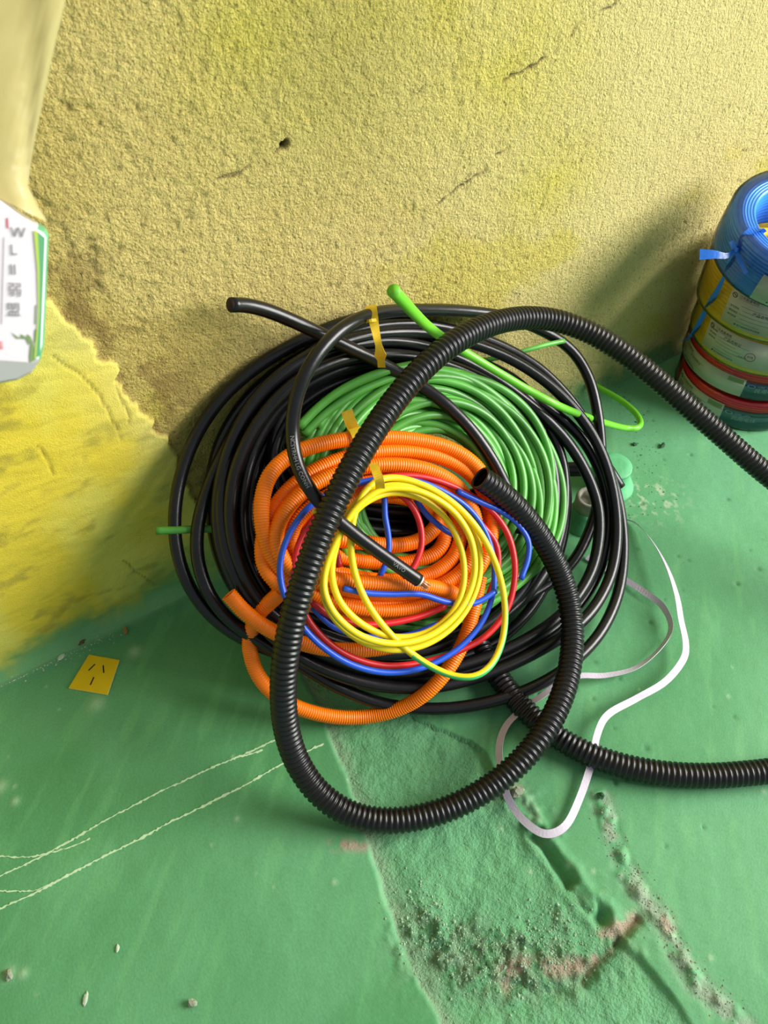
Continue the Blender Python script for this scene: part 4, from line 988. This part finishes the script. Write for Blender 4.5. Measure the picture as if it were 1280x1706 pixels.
# ------------------------------------------------------------------ litter on the floor
def lump(name, px, py, size, material, label, cat, group=None, flat=.6, seed=1, stretch=(1, 1), turn=0.0):
    r = np.random.default_rng(seed); bm = bmesh.new(); bmesh.ops.create_icosphere(bm, subdivisions=2, radius=1)
    p = onz(px, py); z = floor_z(p[0], p[1]); v = []
    ph = r.uniform(0, 6, 6)
    for q in bm.verts:
        c = np.array(q.co); k = 1+.22*math.sin(3*c[0]+ph[0])*math.sin(2.5*c[1]+ph[1])+.14*math.sin(5*c[2]+ph[2]+3*c[0])
        c = c*k*size*np.array([stretch[0], stretch[1], flat]); c[:2] = [c[0]*math.cos(turn)-c[1]*math.sin(turn), c[0]*math.sin(turn)+c[1]*math.cos(turn)]
        v.append(c)
    v = np.array(v); v[:, 2] -= v[:, 2].min(); f = [[w_.index for w_ in fc.verts] for fc in bm.faces]; bm.free()
    o = mesh(name, v+[p[0], p[1], z-.0004], f, material, None, False)
    return tag(o, label, cat, group)
lump('wood_chip', 140, 1068, .008, M['wood'], 'brown wood splinter lying at the foot of the wall above the yellow cover', 'wood chip', None, .35, 2, (1.5, .5), .5)
lump('leaf_scrap', 210, 1052, .0055, M['tan'], 'tan crumpled scrap on the floor right of the splinter', 'scrap', None, .6, 3, (.6, 1.5), -.2)
lump('mortar_pebble', 321, 1672, .0052, M['stone'], 'grey mortar pebble alone on the floor, lower left near the frame bottom', 'pebble', None, .7, 4)
lump('mortar_pebble', 16, 1624, .0065, M['stone'], 'brownish mortar lump on the floor at the lower left edge', 'pebble', None, .5, 5, (.8, 1.2))
lump('paint_flake', 143, 1664, .0055, M['flake'], 'slim pale paint flake near the bottom left of the floor', 'flake', None, .25, 6, (.5, 1.4), -.5)
lump('paint_flake', 196, 1580, .0040, M['flake'], 'tiny white paint flake on open floor below the chalk lines', 'flake', None, .3, 7, (.6, 1.2), -.6)
lump('paint_flake', 25, 1122, .0065, M['flake'], 'pale paint flake at the wall foot nearest the left edge', 'flake', None, .3, 8, (1.4, .7), .4)
lump('paint_flake', 102, 1095, .0050, M['flake'], 'pale paint flake at the wall foot left of the yellow cover', 'flake', None, .4, 9, (1.2, .8), .4)
lump('paint_flake', 162, 1058, .0042, M['flake'], 'pale paint flake at the wall foot just right of the splinter', 'flake', None, .4, 10, (1.2, .8), .4)
lump('mortar_crumb', 1104, 743, .0060, M['dark_stone'], 'dark green crumb on the floor right of the capped pipe stub', 'crumb', None, .6, 11, (1.3, .7), .6)
lump('mortar_crumb', 1058, 741, .0045, M['dark_stone'], 'dark green crumb just behind the capped pipe stub', 'crumb', None, .6, 12)
lump('mortar_crumb', 936, 1198, .0055, M['dark_stone'], 'dark crumb on the floor inside the conduit loop beside the strap', 'crumb', None, .6, 13)
lump('mortar_lump', 862, 1322, .0085, M['stone'], 'grey mortar lump beside the lowest bend of the white strap', 'lump', None, .6, 14, (1, .8))
lump('mortar_lump', 1000, 1328, .0055, M['dark_stone'], 'small dark lump on the floor right of the strap bend', 'lump', None, .6, 15)

def crumbs(name, px_line, n, spread, smin, smax, material, label, cat, seed):
    r = np.random.default_rng(seed); L = np.array([onz(*p)[:2] for p in px_line])
    s = np.r_[0, np.cumsum(np.linalg.norm(np.diff(L, axis=0), axis=1))]
    t = r.uniform(0, s[-1], n); c = np.c_[np.interp(t, s, L[:, 0]), np.interp(t, s, L[:, 1])]+r.normal(0, spread, (n, 2))
    c[:, 1] = np.minimum(c[:, 1], -.022)
    hz = floor_fields(c[:, :1], c[:, 1:2])[0][:, 0]
    base = np.array([(1, 0, 0), (-1, 0, 0), (0, 1, 0), (0, -1, 0), (0, 0, 1), (0, 0, -1)], float)
    fc = [(4, 0, 2), (4, 2, 1), (4, 1, 3), (4, 3, 0), (5, 2, 0), (5, 1, 2), (5, 3, 1), (5, 0, 3)]
    vs, fs = [], []
    for k in range(n):
        sz = r.uniform(smin, smax)*(1 if r.random() > .1 else 1.7); v = base*sz*r.uniform(.6, 1.3, (6, 3)); a = r.uniform(0, 6.28)
        x, y = v[:, 0]*math.cos(a)-v[:, 1]*math.sin(a), v[:, 0]*math.sin(a)+v[:, 1]*math.cos(a)
        fs += [[q+6*k for q in ff] for ff in fc]
        vs += np.c_[x+c[k, 0], y+c[k, 1], v[:, 2]*.7+hz[k]+sz*.25].tolist()
    o = mesh(name, vs, fs, material, None, False); tag(o, label, cat, None, 'stuff')
crumbs('plaster_crumbs', [(-20, 1140), (20, 1124), (70, 1110), (110, 1090), (150, 1072), (190, 1056)], 110, .008, .0005, .0016, M['flake'], 'pale plaster crumbs along the foot of the wall at the left', 'crumbs', 1)
crumbs('mortar_rubble', [(690, 1500), (730, 1570), (790, 1610), (870, 1590), (960, 1560)], 1500, .022, .0004, .0017, M['rubble'], 'crumbled green mortar in the broken patch of floor', 'rubble', 2)
crumbs('mortar_rubble', [(1005, 1340), (1045, 1450), (1100, 1530), (1150, 1620), (1230, 1700)], 320, .010, .0005, .0014, M['stone'], 'grey mortar grit along the crumbled ridge at the lower right', 'rubble', 3)
crumbs('mortar_grit', [(960, 890), (1060, 850), (1100, 830), (1060, 700), (1020, 640)], 150, .02, .0004, .0014, M['dark_stone'], 'dark grit scattered on the floor around the pipe stubs', 'grit', 4)
